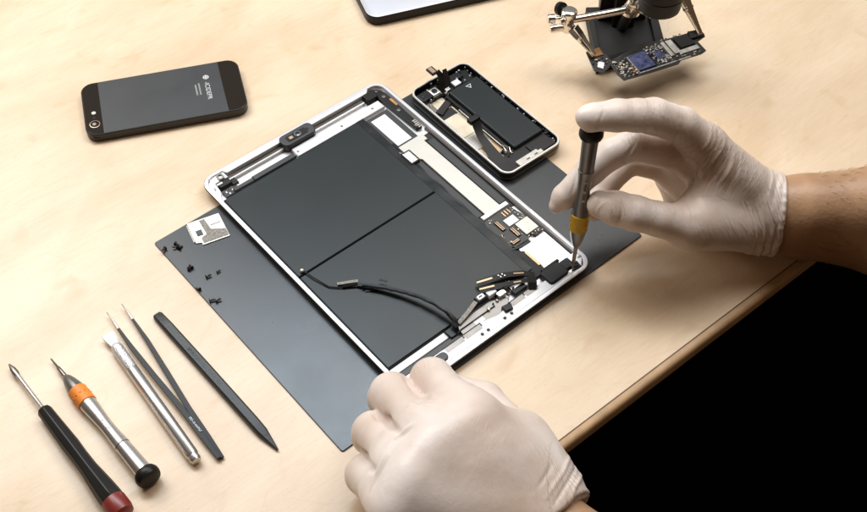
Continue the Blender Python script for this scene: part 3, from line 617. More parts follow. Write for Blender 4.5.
arm([(-200.4, 441.1, 3.4), (-205.5, 448.3, 3.3), (-210.6, 454.6, 3.2)], [1.9, 1.2, .4], 'point', 'blade_steel')
lettering('ESD-10 ANTIST', 2.0, t, (-20.5+1.6, 23.2-1.5, 5.15), (0, 0, math.radians(-51)), 'gun', 'lettering')

# spudger
ang = -48.55
t = empty('spudger', (-177.2, 454.4, 0), ang, 'flat dark grey plastic prying bar with one pointed end, nearest the mat', 'pry tool')
b = MB()
def sec(x, w, z0, z1, c=1.2): return [(x, -w, z0+.4), (x, w, z0+.4), (x, w, z1-c), (x, w-c, z1), (x, -w+c, z1), (x, -w, z1-c)]
b.loft([sec(0, 2.6, 1.2, 3.0, .6), sec(1.6, 3.4, .2, 4.0), sec(14, 3.6, 0, 4.8), sec(60, 3.7, 0, 5.2), sec(110, 3.6, 0, 5.2), sec(120, 3.4, 0, 4.6), sec(136.2, .5, .6, 2.2, .2)]); b.build('bar', 'spudger', t, .3)
lettering('SPUDGER-ESD TOOL 207', 3.4, t, (57, -.2, 5.2), (0, 0, 0), 'spudger', 'embossed_lettering', .09)

# ------------------------------------------------------------------ helping hand stand with lamp head
hh = empty('helping_hand_stand', (167, 722, 0), 0, 'black weighted stand with chrome rod and clips, far right corner of the table', 'soldering stand')
H0 = Vector((167, 722, 0))
def Hd(name, m, fn, bevel=0, parent=hh):
    b = MB(); b.T = Matrix.Translation(-H0); fn(b); return b.build(name, m, parent, bevel)
def tilt_plate(b, pts, z0, z1, ch): b.prism(pts, z0, z1, ch)
base = Hd('base', 'black_soft', lambda b: (b.prism([(137.5, 768), (196, 771), (199, 722), (141, 697)], 0, 6, .8), ), .4)
Hd('base_rim', 'black_soft', lambda b: b.ringp([(137.5, 768), (141, 697), (199, 722), (196, 771)], [(143, 762), (145, 705), (191, 725), (189.5, 765)], 6.0, 10.5), .8, base)
Hd('upright', 'black', lambda b: (b.prism([(147, 756), (187, 758), (183, 782), (150, 781)], 6, 34, 3), b.prism([(158, 748), (176, 748), (176, 768), (158, 768)], 6, 46, 2)), .6)
Hd('post', 'black', lambda b: b.lathe((166, 748, 6), (166, 724, 44), [(0, 4.5), (40, 4.2), (43, 3.5)], 20))
Hd('rod', 'silver', lambda b: b.lathe((108, 706.5, 46), (176, 726.0, 46), [(0, 2.7), (.4, 3.1), (88, 3.1), (88.4, 2.7)], 20))
Hd('ball_joint', 'silver', lambda b: (b.ball((165.5, 723.5, 47), 6.2, (1, 1, .8)), b.lathe((165.5, 723, 40), (165.5, 723, 60), [(0, 4), (3, 7.4), (6, 7.6), (9, 5.0), (16, 4.2), (20, 6.6), (24, 6.4)], 24)))
Hd('wing_screw', 'silver', lambda b: (b.lathe((173, 722, 46), (182, 718, 46), [(0, 3), (5, 3.4), (5.4, 4.2), (9, 4.2)], 16), b.lathe((178, 728, 50), (186, 734, 54), [(0, 2), (6, 2.5), (7, 3.6), (10, 3.6)], 16)))
Hd('clamp', 'silver', lambda b: (b.lathe((114.5, 708.2, 36), (114.5, 708.2, 60), [(0, 4.0), (1, 5.0), (13, 4.6), (16, 6.4), (19.4, 6.4), (20.5, 5.2), (20.8, 3.0)], 24), b.lathe((98, 706, 49), (112, 709, 48), [(0, 3.2), (1, 4.0), (5.4, 4.0), (6, 1.8), (12, 1.8)], 18), b.lathe((100, 700, 44), (112, 703, 44), [(0, 2.6), (.8, 3.2), (10, 3.2), (11, 2)], 18)))
Hd('knob', 'black', lambda b: b.lathe((107, 716, 52), (110, 712, 54), [(0, 4.2), (1, 5.4), (4.6, 5.4), (5.4, 3.0)], 18))
def clip(p0, p1, w0, w1):
    def f(b):
        P0 = Vector(p0); P1 = Vector(p1); d = (P1-P0); u = d.cross(Vector((0, 0, 1))).normalized(); k = u.cross(d.normalized())
        for sgn in (-1, 1):
            b.loft([[P0+d*t_+k*sgn*g+u*w*a_+k*sgn*c_*.7 for a_, c_ in ((-.5, 0), (.5, 0), (.5, 1), (-.5, 1))] for t_, g, w in ((0, 3.2, w0), (.25, 2.8, w0), (.5, 1.8, w0*.8), (.8, 1.2, w1), (1.0, .5, w1))])
        b.lathe(P0+d*.4-u*w0*.7, P0+d*.4+u*w0*.7, [(0, 1.7), (w0*1.4, 1.7)], 12)
    return f
Hd('alligator_clip', 'silver', clip((118, 702, 44), (136.0, 690.0, 27), 5.6, 3.4), .2)
Hd('alligator_clip', 'silver', clip((206, 742, 50), (223.5, 716, 27), 6.4, 3.4), .2)
Hd('clip_link', 'silver', lambda b: (b.tube([(118, 702, 44), (114.5, 706, 45)], 2.6, 12), b.tube([(206, 742, 50), (196, 752, 56), (184, 740, 56)], 3.0, 12)))

# lamp head hanging above the stand
lh = empty('lamp_head', (183, 705, 60), 0, 'round black cylinder head hanging above the circuit board, cut off by the top edge', 'lamp')
b = MB(); b.lathe((0, 0, 0), (-.5, 5, 40), [(0, 9), (.6, 14), (2.2, 15.6), (5, 16.3), (13, 16.7), (13.4, 16.2), (14, 16.2), (14.4, 16.9), (34, 17.3), (40, 12)], 48); b.build('housing', 'black_soft', lh)
b = MB(); b.lathe((0, 0, -.4), (-.5, 5, 40), [(0, 1), (.1, 8.6), (.7, 8.9)], 32); b.build('lens', 'glass_black', lh)
b = MB(); b.tube([(-8, 40, 60), (-16, 44, 30), (-17, 31, 4), (-17, 20, -12)], 3.4, 12); b.build('arm', 'silver', lh)

# circuit board held in the clips
cbd = empty('circuit_board', (185, 690, 24), 0, 'long narrow circuit board with a blue chip gripped by two chrome clips', 'circuit board')
C0 = Vector((185, 690, 0))
def Cd(name, m, fn, bevel=0, parent=cbd):
    b = MB(); b.T = Matrix.Translation(-C0-Vector((0, 0, 24))); fn(b); return b.build(name, m, parent, bevel)
out = [(130.2, 696.7), (141.2, 703.9), (146.0, 694), (149.5, 687.5), (153, 690.5), (172.5, 705.7), (198, 714), (214.5, 720.8), (223.8, 723.3), (228.0, 717.4), (220.9, 710.9), (226.2, 700.3), (222, 696.5), (205, 689), (202, 684.4), (180, 674.5), (157.2, 665.0), (152.5, 672), (148.5, 682.8), (146, 678), (141.3, 672.7), (134.8, 676.0)]
board = Cd('board', 'pcb', lambda b: b.prism(out, 23, 24.2, .1), .1)
ud = Vector((math.cos(.445), math.sin(.445))); vd = Vector((-ud.y, ud.x)); q0 = Vector((157.2, 665.0))
def UV(u, v): p = q0+ud*u+vd*v; return (p.x, p.y)
bits = {}
def comp(u0, u1, v0, v1, h, m, name):
    if name in ('small_component', 'pad'):
        b = bits.setdefault(m, MB()); b.T = Matrix.Translation(-C0-Vector((0, 0, 24)))
        b.prism([UV(u0, v0), UV(u1, v0), UV(u1, v1), UV(u0, v1)], 24.2, 24.2+h, .1); return None
    return Cd(name, m, lambda b: b.prism([UV(u0, v0), UV(u1, v0), UV(u1, v1), UV(u0, v1)], 24.2, 24.2+h, .1), 0, board)
comp(15.5, 31, 3.2, 21, 1.5, 'blue_chip', 'blue_chip')
comp(59.8, 73, 11.5, 23.6, 1.6, 'black', 'black_chip')
comp(52.4, 57.6, 8, 24, 1.2, 'tin', 'metal_shield'); comp(48.0, 50.8, 7, 24, 1.2, 'tin', 'metal_shield')
comp(56, 74, 6, 10.4, .8, 'tin', 'metal_shield')
for i in range(150):
    u = rnd.uniform(32, 46.5); v = rnd.uniform(3, 24)
    comp(u, u+rnd.uniform(.5, 1.8), v, v+rnd.uniform(.4, 1.3), rnd.uniform(.3, 1.0), rnd.choice(['tin', 'tin', 'white', 'blue_chip', 'black', 'clear', 'gun']), 'small_component')
comp(37, 43, 8, 17, 1.4, 'blue_chip', 'blue_chip')
for i in range(130):
    u = rnd.uniform(.5, 13.5); v = rnd.uniform(.8, 20)
    comp(u, u+rnd.uniform(.5, 2.0), v, v+rnd.uniform(.4, 1.5), rnd.uniform(.3, 1.1), rnd.choice(['tin', 'black', 'cream', 'black', 'gun', 'clear', 'amber']), 'small_component')
for i in range(40):
    u = rnd.uniform(48, 74); v = rnd.choice([rnd.uniform(.8, 5.4), rnd.uniform(24.5, 27)])
    comp(u, u+rnd.uniform(.5, 2.0), v, v+rnd.uniform(.4, 1.0), rnd.uniform(.3, .9), rnd.choice(['tin', 'black', 'clear', 'gun']), 'small_component')
for i in range(40): comp(14.6+i*1.2, 15.3+i*1.2, .7, 1.7, .6, 'tin', 'pad')
for i in range(14): comp(15.0, 16.2, 2.6+i*1.35, 3.4+i*1.35, .5, 'tin', 'pad')
for m_, b_ in bits.items():
    o_ = b_.build('soldered_components', m_, board); o_['kind'] = 'stuff'
Cd('end_connector', 'black', lambda b: b.prism([(215, 711.5), (227, 717), (224, 723), (213.6, 720)], 24.2, 26.6, .3), .1, board)
Cd('amber_tape', 'amber', lambda b: b.prism([(134, 689.5), (143.5, 693), (140.8, 701.5), (131.6, 696.4)], 24.2, 25.2, .2), 0, board)
Cd('metal_shield', 'white', lambda b: b.prism([(137.6, 678.2), (142, 676.4), (143.5, 683.4), (138.8, 684.6)], 24.2, 25.4, .2), 0, board)
for i in range(18):
    x = rnd.uniform(134, 146); y = rnd.uniform(676, 690)
    Cd('small_component', rnd.choice(['tin', 'black', 'gun', 'cream']), lambda b: b.box(x, x+rnd.uniform(.6, 1.8), y, y+rnd.uniform(.6, 1.5), 24.2, 25.2, .1), 0, board)

# ------------------------------------------------------------------ screwdriver held in the right hand
driver('held_screwdriver', (105.8, 489.5, 4.4), (105.8, 489.5, 5.0), (107.6, 515.0, 120), 'grey precision screwdriver with an ochre band held upright in the gloved fingers', 'ochre', 'gun', 'gun', 6.0)

#HANDS
# ------------------------------------------------------------------ hands: distance fields turned into one continuous skin
def caps(F, X, a, b, ra, rb, k, mode_lo=None):
    a = np.array(a, np.float32); b = np.array(b, np.float32); m = max(ra, rb)+k+4
    lo = np.minimum(a, b)-m; hi = np.maximum(a, b)+m
    ix = [slice(int(np.searchsorted(X[i], lo[i])), int(np.searchsorted(X[i], hi[i]))) for i in range(3)]
    gx, gy, gz = X[0][ix[0]][:, None, None], X[1][ix[1]][None, :, None], X[2][ix[2]][None, None, :]
    d = b-a; L2 = float(d@d)+1e-9
    t = np.clip(((gx-a[0])*d[0]+(gy-a[1])*d[1]+(gz-a[2])*d[2])/L2, 0, 1)
    D = np.sqrt((gx-a[0]-t*d[0])**2+(gy-a[1]-t*d[1])**2+(gz-a[2]-t*d[2])**2)-(ra+(rb-ra)*t)
    sub = F[tuple(ix)]; h = np.clip(k-np.abs(sub-D), 0, None)/k
    F[tuple(ix)] = np.minimum(sub, D)-h*h*k*.25
def smin(A, B, k):
    h = np.clip(k-np.abs(A-B), 0, None)/k
    return np.minimum(A, B)-h*h*k*.25
def surface_net(F, X):
    n = F.shape; ins = F < 0
    c = ins[:-1, :-1, :-1].astype(np.int8)*0
    acc = np.zeros((n[0]-1, n[1]-1, n[2]-1, 3), np.float32); cnt = np.zeros(acc.shape[:3], np.float32)
    for ax in range(3):
        for o1 in (0, 1):
            for o2 in (0, 1):
                s = [None]*3; others = [i for i in range(3) if i != ax]
                s[others[0]] = slice(o1, n[others[0]]-1+o1); s[others[1]] = slice(o2, n[others[1]]-1+o2)
                s0 = list(s); s1 = list(s); s0[ax] = slice(0, n[ax]-1); s1[ax] = slice(1, n[ax])
                f0 = F[tuple(s0)]; f1 = F[tuple(s1)]; m = (f0 < 0) != (f1 < 0)
                t = np.where(m, f0/np.where(f0 == f1, 1, f0-f1), 0)
                acc[..., ax] += np.where(m, t, 0); acc[..., others[0]] += m*o1; acc[..., others[1]] += m*o2; cnt += m
    act = cnt > 0; idx = -np.ones(act.shape, np.int64); ii = np.argwhere(act); idx[act] = np.arange(len(ii))
    step = np.array([X[i][1]-X[i][0] for i in range(3)], np.float32); org = np.array([X[i][0] for i in range(3)], np.float32)
    V = org+(ii+acc[act]/cnt[act][:, None])*step
    Q = []
    for ax in range(3):
        o = [i for i in range(3) if i != ax]
        sl = [slice(1, n[i]-1) for i in range(3)]; sl[ax] = slice(0, n[ax]-1); sl2 = list(sl); sl2[ax] = slice(1, n[ax])
        a = ins[tuple(sl)]; b_ = ins[tuple(sl2)]; m = np.argwhere(a != b_)
        base = m + np.array([0 if i == ax else 1 for i in range(3)])
        flip = a[tuple(m.T)]
        def g(d0, d1):
            q = base.copy(); q[:, o[0]] += d0; q[:, o[1]] += d1; return idx[tuple(q.T)]
        quad = np.stack([g(-1, -1), g(0, -1), g(0, 0), g(-1, 0)], 1)
        if ax == 1: flip = ~flip
        quad[~flip] = quad[~flip][:, ::-1]; Q.append(quad)
    return V, np.concatenate(Q)
def grid(lo, hi, h): return [np.arange(lo[i], hi[i], h, dtype=np.float32) for i in range(3)]
def skin_mesh(name, V, Q, m, parent, relax=2, wr=(), creases=(), origin=(0, 0, 0)):
    # relax
    for _ in range(relax):
        A = np.zeros_like(V); C = np.zeros(len(V), np.float32)
        for i in range(4):
            np.add.at(A, Q[:, i], V[Q[:, (i+1) % 4]]+V[Q[:, i-1]]); np.add.at(C, Q[:, i], 2)
        V = V*.4+.6*A/C[:, None]
    # crease / ridge strokes: displacement along the normal
    def normals(V):
        fn = np.cross(V[Q[:, 2]]-V[Q[:, 0]], V[Q[:, 3]]-V[Q[:, 1]]); N = np.zeros_like(V)
        for i in range(4): np.add.at(N, Q[:, i], fn)
        return N/np.maximum(np.linalg.norm(N, axis=1, keepdims=True), 1e-9)
    if len(creases):
        N = normals(V); disp = np.zeros(len(V), np.float32)
        for cr_s in creases:
            if len(cr_s) == 4: pts, w, am = [cr_s[0], cr_s[1]], cr_s[2], cr_s[3]
            else: pts, w, am = cr_s
            sm = []
            for a, b_ in zip(pts[:-1], pts[1:]):
                a = np.array(a, float); b_ = np.array(b_, float); n_s = max(1, int(np.linalg.norm(b_-a)/3))
                sm += [a+(b_-a)*q/n_s for q in range(n_s)]
            sm.append(np.array(pts[-1], float))
            sn = [V[np.argmin(((V-q)**2).sum(1))].astype(float) for q in sm]
            if len(sn) > 4: sn = [sn[0]]+[(sn[q-1]+sn[q]*2+sn[q+1])/4 for q in range(1, len(sn)-1)]+[sn[-1]]
            sn = np.array(sn); box = ((V > sn.min(0)-3*w) & (V < sn.max(0)+3*w)).all(1); VV = V[box]
            best_d = np.full(len(VV), 1e9); best_t = np.zeros(len(VV)); ns = len(sn)-1
            for q in range(ns):
                d = sn[q+1]-sn[q]; t = np.clip(((VV-sn[q])@d)/(d@d+1e-9), 0, 1); D = np.linalg.norm(VV-sn[q]-t[:, None]*d, axis=1)
                k = D < best_d; best_d[k] = D[k]; best_t[k] = (q+t[k])/ns
            disp[box] += (am*np.exp(-(best_d/w)**2)*np.sin(np.pi*np.clip(best_t, .03, .97))**.6).astype(np.float32)
        V = V+N*disp[:, None]
    wm = np.zeros(len(V), np.float32); wv = np.zeros((len(V), 3), np.float32); best = np.zeros(len(V), np.float32)
    for c, r, u, freq, low, am in wr:
        c = np.array(c); u = np.array(u, float); u /= np.linalg.norm(u)
        q = np.exp(-(np.linalg.norm(V-c, axis=1)/r)**2)*am
        k = q > best; best[k] = q[k]
        wv[k] = (V[k]*low+(V[k]@u)[:, None]*(freq-low)*u)
        wm = np.maximum(wm, q)
    me = bpy.data.meshes.new(name)
    o3 = np.array(origin, np.float32)
    me.vertices.add(len(V)); me.vertices.foreach_set('co', ((V-o3)*S).astype(np.float32).ravel())
    me.loops.add(Q.size); me.loops.foreach_set('vertex_index', Q.astype(np.int32).ravel())
    me.polygons.add(len(Q)); me.polygons.foreach_set('loop_start', np.arange(0, Q.size, 4, dtype=np.int32))
    me.update(calc_edges=True); me.validate()
    me.polygons.foreach_set('use_smooth', np.ones(len(me.polygons), bool))
    a = me.attributes.new('wm', 'FLOAT', 'POINT'); a.data.foreach_set('value', wm)
    a = me.attributes.new('wv', 'FLOAT_VECTOR', 'POINT'); a.data.foreach_set('vector', wv.ravel())
    me.materials.append(M[m]); o = bpy.data.objects.new(name, me); COL.objects.link(o); o.parent = parent
    return o

person = empty('person', (300, 300, 0), 0, 'person in white latex gloves, one hand steadying the tablet, the other holding a screwdriver', 'person')
PO = (300, 300, 0)

def hand(name, lo, hi, h, fingers, palm, cuff, relax, wr, creases, kp=7.0, kf=1.4, carve=()):
    X = grid(lo, hi, h); shp = tuple(len(x) for x in X)
    FF = np.full(shp, 50, np.float32)
    for ch in fingers:
        F1 = np.full(shp, 50, np.float32)
        for i in range(len(ch)-1):
            (a, ra), (b_, rb) = ch[i], ch[i+1]; caps(F1, X, a, b_, ra, rb, 2.5)
        FF = smin(FF, F1, kf)
    PP = np.full(shp, 50, np.float32)
    for a, b_, ra, rb, k in palm: caps(PP, X, a, b_, ra, rb, k)
    T_ = smin(PP, FF, kp)
    for a, b_, ra, rb, k in cuff: caps(T_, X, a, b_, ra, rb, k)
    # open the sleeve end: cut by plane
    for p, nrm, k in carve:
        nrm = np.array(nrm, np.float32); nrm /= np.linalg.norm(nrm)
        D = (X[0][:, None, None]-p[0])*nrm[0]+(X[1][None, :, None]-p[1])*nrm[1]+(X[2][None, None, :]-p[2])*nrm[2]
        T_ = -smin(-T_, -D, k)
    V, Q_ = surface_net(T_, X)
    return skin_mesh(name, V, Q_, 'glove', person, relax, wr, creases, PO)

# right hand (joint positions in millimetres)
ri = [((187, 531, 92), 13.2), ((168, 531, 110), 12.0), ((148, 528, 121), 11.6), ((136, 524.5, 125), 10.4), ((123, 521, 128.2), 10.2), ((105.5, 516.5, 130.5), 8.8)]
rm = [((184, 536, 76), 12.5), ((139, 529, 93), 10.6), ((126, 525, 89), 9.8), ((113, 520, 79), 9.8), ((96, 511, 61), 8.4)]
rg = [((184, 544, 54), 12.5), ((144, 546, 62), 10.4), ((129, 536, 50), 9.4), ((119.5, 520, 38), 8.0)]
rp = [((188, 548, 38), 11.5), ((178, 556, 33), 11.0), ((184, 545, 20), 9.2), ((191, 530, 13), 8.2)]
rt = [((220, 510, 38), 15), ((176, 491, 57), 14.2), ((156, 489.5, 65), 11.4), ((140, 490, 70), 11.6), ((128, 494, 70), 11.4), ((118.5, 498.5, 69), 9.4)]
ri.append(((101.5, 515.5, 132.5), 5.2)); rm.append(((91.5, 508, 56), 5.4))
r_palm = [((238, 523, 46), ri[0][0], 17, 13.5, 8), ((240, 528, 40), rm[0][0], 18, 12, 8), ((240, 530, 32), rg[0][0], 17, 12, 8), ((240, 528, 24), rp[0][0], 17, 11, 8),
          ((232, 513, 34), (182, 494, 53), 20, 15.5, 10), ((180, 498, 54), (196, 520, 76), 11, 10, 14), ((190, 505, 50), (212, 520, 62), 13, 12, 14),
          ((238, 524, 24), (196, 534, 22), 18, 14, 12), ((184, 540, 66), (176, 545, 48), 13, 12, 12), ((200, 540, 60), (190, 545, 40), 14, 13, 10), ((232, 520, 42), (252, 518, 44), 22, 22.5, 10), ((232, 520, 29), (252, 518, 29), 22, 23, 10)]
def ringcaps(c, e1, e2, r1, r2, rad, n=28):
    P_ = [tuple(np.array(c)+np.array(e1)*r1*math.cos(2*math.pi*i/n)+np.array(e2)*r2*math.sin(2*math.pi*i/n)) for i in range(n)]
    return [(P_[i], P_[(i+1) % n], rad, rad, 1.2) for i in range(n)]
r_cuff = [q for k, (xo, rr_) in enumerate(((245.6, 1.5),)) for q in ringcaps((xo, 517.6, 36), (.14+.05*k, 1, 0), (-.05, 0, 1), 24.2, 30.4, rr_)]
r_wr = [((215, 505, 55), 36, (.8, .1, .4), .5, .05, .3), ((150, 490, 76), 22, (.9, .2, .2), .5, .12, .22), ((140, 525, 125), 22, (.9, .2, .2), .5, .12, .22), ((196, 530, 92), 24, (.85, -.25, -.35), 1.5, .10, 1.0), ((210, 522, 78), 20, (.8, -.2, -.45), 1.4, .10, .8), ((165, 528, 112), 9, (1, .2, .1), 1.5, .10, .7),
        ((248, 510, 50), 24, (1, .1, .35), .75, .06, 1.3), ((246, 500, 24), 22, (.75, .0, .75), .85, .06, 1.1), ((205, 494, 28), 17, (.5, .2, .8), 1.3, .10, .9),
        ((126, 486, 76), 5, (1, .3, 0), 1.5, .10, .5), ((140, 526, 100), 9, (1, .2, .2), 1.5, .10, .6), ((176, 515, 85), 12, (.8, .3, -.3), 1.5, .10, .7)]
r_cr = [([(201, 533, 110), (198, 522, 102), (188, 514, 90), (180, 512, 80)], 1.2, .8), ([(205, 532, 108), (203, 522, 100), (194, 512, 88), (186, 507, 76)], 1.1, -.9), ([(209, 531, 106), (208, 522, 98), (201, 512, 86), (193, 506, 76)], 1.0, .7), ([(213, 530, 103), (213, 521, 95), (208, 512, 85), (201, 506, 75)], 1.0, -.7), ([(217, 528, 100), (218, 520, 92), (215, 511, 80)], 1.0, .6), ([(196, 533, 112), (192, 521, 104), (182, 515, 93)], 1.0, -.8), ([(190, 532, 114), (186, 520, 106), (177, 516, 96)], 1.1, .7), ([(127, 494, 82), (131, 487, 76), (128, 484, 68)], 1.0, -.8), ([(120, 492, 80), (114, 490, 72), (117, 488, 64)], .9, .5), ([(104, 515, 78), (99, 505, 70)], 1.0, -.6), ([(113, 514, 139), (109, 508, 134), (110, 507, 128)], .9, -.7), ([(138, 520, 103), (133, 514, 94), (134, 516, 86)], 1.1, -1.0), ([(142, 520, 103), (138, 514, 94)], 1.0, -.7), ((159, 528, 122), (166, 524, 104), 1.3, -.9), ((162, 528, 121), (169, 525, 104), 1.2, -.7), ((165, 540, 124), (172, 526, 98), 1.6, -.6),
        ((188, 516, 98), (176, 512, 78), 2.2, -1.1), ((196, 520, 98), (184, 508, 74), 1.8, -.9), ((202, 522, 95), (192, 508, 72), 1.6, -.8), ((208, 522, 92), (200, 506, 70), 1.5, -.7), ((192, 518, 98), (181, 509, 75), 1.0, .5),
        ((249, 500, 56), (238, 490, 24), 1.5, .9), ((254, 502, 60), (246, 492, 22), 1.2, .9), ((256, 508, 64), (252, 494, 30), 1.2, -.8), ((244, 502, 54), (234, 494, 20), 1.1, -.8), ((240, 504, 56), (230, 496, 26), 1.2, .6),
        ((258, 506, 60), (250, 494, 16), 1.2, .8), ((236, 500, 14), (214, 494, 16), 1.6, -.9), ((228, 495, 22), (204, 485, 28), 1.4, -.8), ((222, 495, 18), (200, 488, 24), 1.0, .5)]
def wrist_arc(x, a0, a1, slope, n=9):      # a fold running round the wrist, angle in degrees (180 = towards the camera)
    P_ = []
    for q in range(n):
        a = math.radians(a0+(a1-a0)*q/(n-1)); P_.append((x+slope*(q/(n-1)-.5), 517+23*math.cos(a), 36+30*math.sin(a)))
    return P_
for x, a0, a1, sl, w, am in ((242, 100, 260, 4, 1.2, .7), (239, 110, 262, 8, 1.1, -.8), (236.5, 105, 240, 10, 1.0, .9), (234, 120, 262, 12, 1.1, -.8), (231, 112, 250, 13, 1.0, .8), (228, 130, 262, 14, 1.1, -.7),
                             (225, 118, 235, 15, 1.0, .7), (222, 140, 262, 16, 1.2, -.6), (219, 125, 230, 16, 1.0, .5), (241, 60, 120, -4, 1.1, .7), (236, 70, 125, -3, 1.1, -.7), (232, 60, 118, -2, 1.0, .6)):
    r_cr.append((wrist_arc(x, a0, a1, sl), w, am))
hand('glove', (80, 464, -1), (262, 585, 146), 0.9, [ri, rm, rg, rp, rt], r_palm, r_cuff, 2, r_wr, r_cr, carve=[((247.0, 517.6, 36), (1, -.14, .05), .5)])

# left hand
li = [((32, 328, 79), 13.5), ((20, 348, 68), 13.0), ((8, 374, 50), 13.2), ((6, 384, 31), 11.4), ((9, 384, 18), 9.6)]
lm_ = [((12, 314, 80), 13.5), ((-2, 336, 68), 13.0), ((-16, 364, 49), 13.2), ((-20, 373, 30), 11.2), ((-17, 374, 16), 9.6)]
lr = [((-1, 296, 76), 13), ((-13, 316, 63), 12.6), ((-26, 340, 45), 12.8), ((-29, 348, 27), 10.8), ((-27, 350, 14), 9.4)]
lpk = [((-10, 280, 68), 12), ((-20, 297, 55), 11.6), ((-30, 317, 37), 12.0), ((-33, 324, 21), 9.8), ((-30, 324, 12), 8.8)]
lt = [((74, 311, 40), 15.0), ((56, 337, 48), 14.6), ((49, 352, 40), 12.6), ((40, 370, 31), 12.6), ((22, 386, 19), 10)]
l_palm = [((77, 295, 47), (32, 328, 77), 16.5, 15, 12), ((71, 287, 50), (12, 314, 78), 17, 15, 12), ((64, 279, 49), (-1, 296, 74), 17, 14.5, 12), ((58, 273, 45), (-10, 280, 66), 16.5, 13.5, 12),
          ((71, 293, 50), (22, 321, 79), 16.5, 14.2, 14), ((66, 283, 50), (6, 305, 78), 16.5, 14, 14), ((60, 276, 48), (-5, 288, 72), 16.5, 13.4, 14),
          ((30, 336, 71), (12, 336, 68), 11, 11, 8), ((10, 334, 66), (-10, 317, 64), 11, 11, 8), ((-8, 317, 62), (-18, 296, 57), 11, 10, 8),
          ((24, 342, 70), (4, 327, 73), 12.6, 12.6, 10), ((4, 327, 72), (-11, 308, 67), 12.4, 12, 10), ((-10, 306, 67), (-16, 289, 61), 12, 11, 10),
          ((76, 308, 42), (60, 332, 46), 16, 15.5, 12), ((60, 332, 52), (36, 334, 66), 14, 13, 16), ((66, 312, 50), (40, 312, 66), 16, 16, 16), ((20, 305, 52), (56, 296, 42), 18, 18, 14), ((4, 325, 50), (30, 340, 50), 12, 12, 12),
          ((69, 299, 47), (93, 266, 46), 18, 18, 10), ((58, 285, 47), (81, 255, 46), 18.5, 18.5, 10)]
l_cuff = ringcaps((75.0, 279.0, 47), (.70, .71, -.04), (.02, .02, 1), 30.0, 21.2, 1.2)
l_wr = [((34, 312, 82), 34, (.85, -.4, .1), .35, .08, .05), ((66, 300, 66), 22, (.7, .5, -.3), .5, .05, .3), ((6, 376, 60), 12, (.8, .3, .3), .7, .15, .2), ((44, 346, 64), 9, (.7, -.6, 0), 1.3, .10, .9), ((84, 298, 58), 17, (.75, .45, -.5), .75, .05, 1.2), ((4, 337, 86), 8, (.4, .8, .2), 1.3, .10, .3)]
l_cr = [([(-6, 372, 60), (0, 355, 72), (6, 337, 84)], 2.2, -4.2), ([(-27, 350, 56), (-17, 333, 70), (-9, 319, 80)], 2.2, -4.0), ([(-35, 328, 48), (-26, 314, 60), (-17, 301, 70)], 2.2, -4.0),
        ([(-9, 336, 84), (-2, 339, 86), (5, 340, 86)], 1.0, .8), ([(-7, 333, 84), (0, 335, 86), (6, 336, 86)], 1.0, -.6), ([(-16, 312, 78), (-10, 317, 82), (-1, 321, 86)], 1.1, 1.0), ([(-15, 308, 78), (-7, 314, 82), (2, 318, 86)], 1.1, -.7), ([(-22, 290, 70), (-17, 300, 76), (-12, 308, 80)], 1.2, 1.1), ([(-19, 288, 70), (-13, 298, 76), (-8, 305, 80)], 1.1, -.7),
        ([(20, 367, 62), (28, 357, 66), (34, 348, 68), (42, 336, 70)], 2.0, -1.8), ([(34, 350, 72), (40, 343, 70), (42, 335, 72)], .8, .6), ([(37, 349, 68), (44, 342, 66), (47, 335, 70)], .8, -.6),
        ([(77, 279, 70), (84, 294, 64), (89, 312, 48)], 1.2, 1.1), ([(73, 281, 72), (80, 297, 64), (84, 316, 48)], 1.1, -.9), ([(81, 276, 68), (89, 291, 60), (94, 304, 46)], 1.1, 1.0), ([(69, 285, 72), (76, 301, 64), (79, 320, 48)], 1.2, .7), ([(84, 274, 66), (92, 287, 58)], 1.0, -.7), ([(64, 290, 74), (70, 306, 66)], 1.2, -.5)]
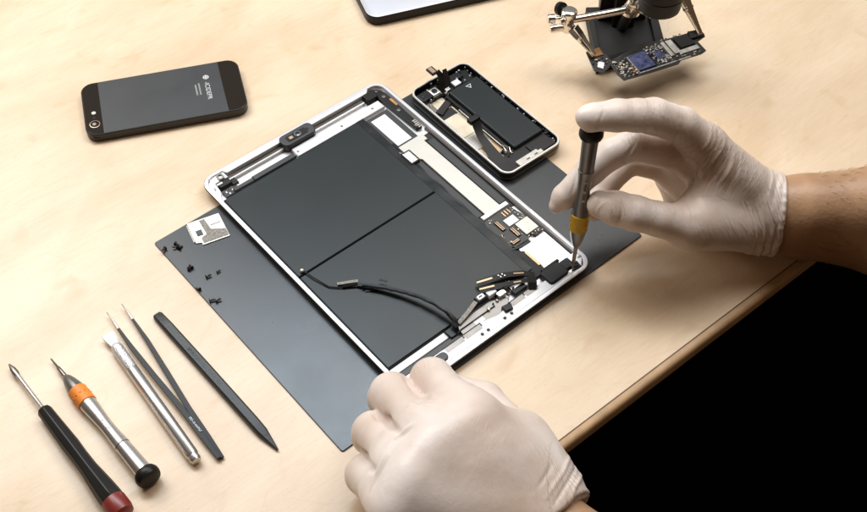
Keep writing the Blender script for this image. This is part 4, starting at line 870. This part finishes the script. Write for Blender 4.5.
hand('glove', (-52, 222, -1), (118, 402, 122), 0.9, [li, lm_, lr, lpk, lt], l_palm, l_cuff, 2, l_wr, l_cr, kp=6.0, kf=.8, carve=[((76.0, 277.5, 47), (.72, -.69, .03), .5)])

# forearms
def forearm(name, lo, hi, segs, h=2.0):
    X = grid(lo, hi, h); F_ = np.full(tuple(len(x) for x in X), 50, np.float32)
    for a, b_, ra, rb, k in segs: caps(F_, X, a, b_, ra, rb, k)
    V, Q_ = surface_net(F_, X); return skin_mesh(name, V, Q_, 'skin', person, 3, (), (), PO)
fa = forearm('forearm', (210, 410, -2), (560, 620, 140), [((222, 520, 42), (262, 517, 44), 19, 22.5, 10), ((222, 520, 31), (262, 517, 29), 19, 22.5, 10), ((262, 517, 44), (330, 517, 52), 22.5, 29, 10), ((262, 517, 29), (330, 509, 29), 22.5, 31, 10), ((330, 517, 52), (480, 500, 76), 29, 40, 12), ((330, 509, 29), (480, 488, 52), 31, 40, 12)])
fb = forearm('forearm', (30, 20, 0), (300, 320, 120), [((62, 305, 47), (92, 266, 48), 16.5, 18, 10), ((52, 292, 47), (81, 255, 47), 16.5, 18.4, 10), ((92, 266, 48), (205, 118, 64), 18, 34, 12), ((81, 255, 47), (185, 103, 62), 18.4, 34, 12)])
b = MB(); hr = random.Random(5)
vs_ = [(v.co/S+Vector(PO), v.normal) for v in fa.data.vertices]
vs_ = [(p, n_) for p, n_ in vs_ if 268 < p.x < 420 and n_.z > -.1 and n_.y < .95]
for p, n_ in hr.sample(vs_, 420):
    l_ = hr.uniform(4, 9); dr = Vector((hr.uniform(.5, 1), hr.uniform(-.9, .1), hr.uniform(-.3, .2))); dr = (dr-n_*dr.dot(n_)).normalized()
    side_ = n_.cross(dr)*hr.uniform(-.25, .25)
    b.tube([p-n_*.5, p+dr*l_*.5+n_*.9+side_*l_*.5, p+dr*l_+n_*.5+side_*l_*1.4], [.10, .08, .03], 4)
b.T = Matrix.Identity(4); bmesh.ops.translate(b.bm, vec=-Vector(PO), verts=b.bm.verts)
ho = b.build('arm_hair', 'hair', fa); ho['kind'] = 'stuff'
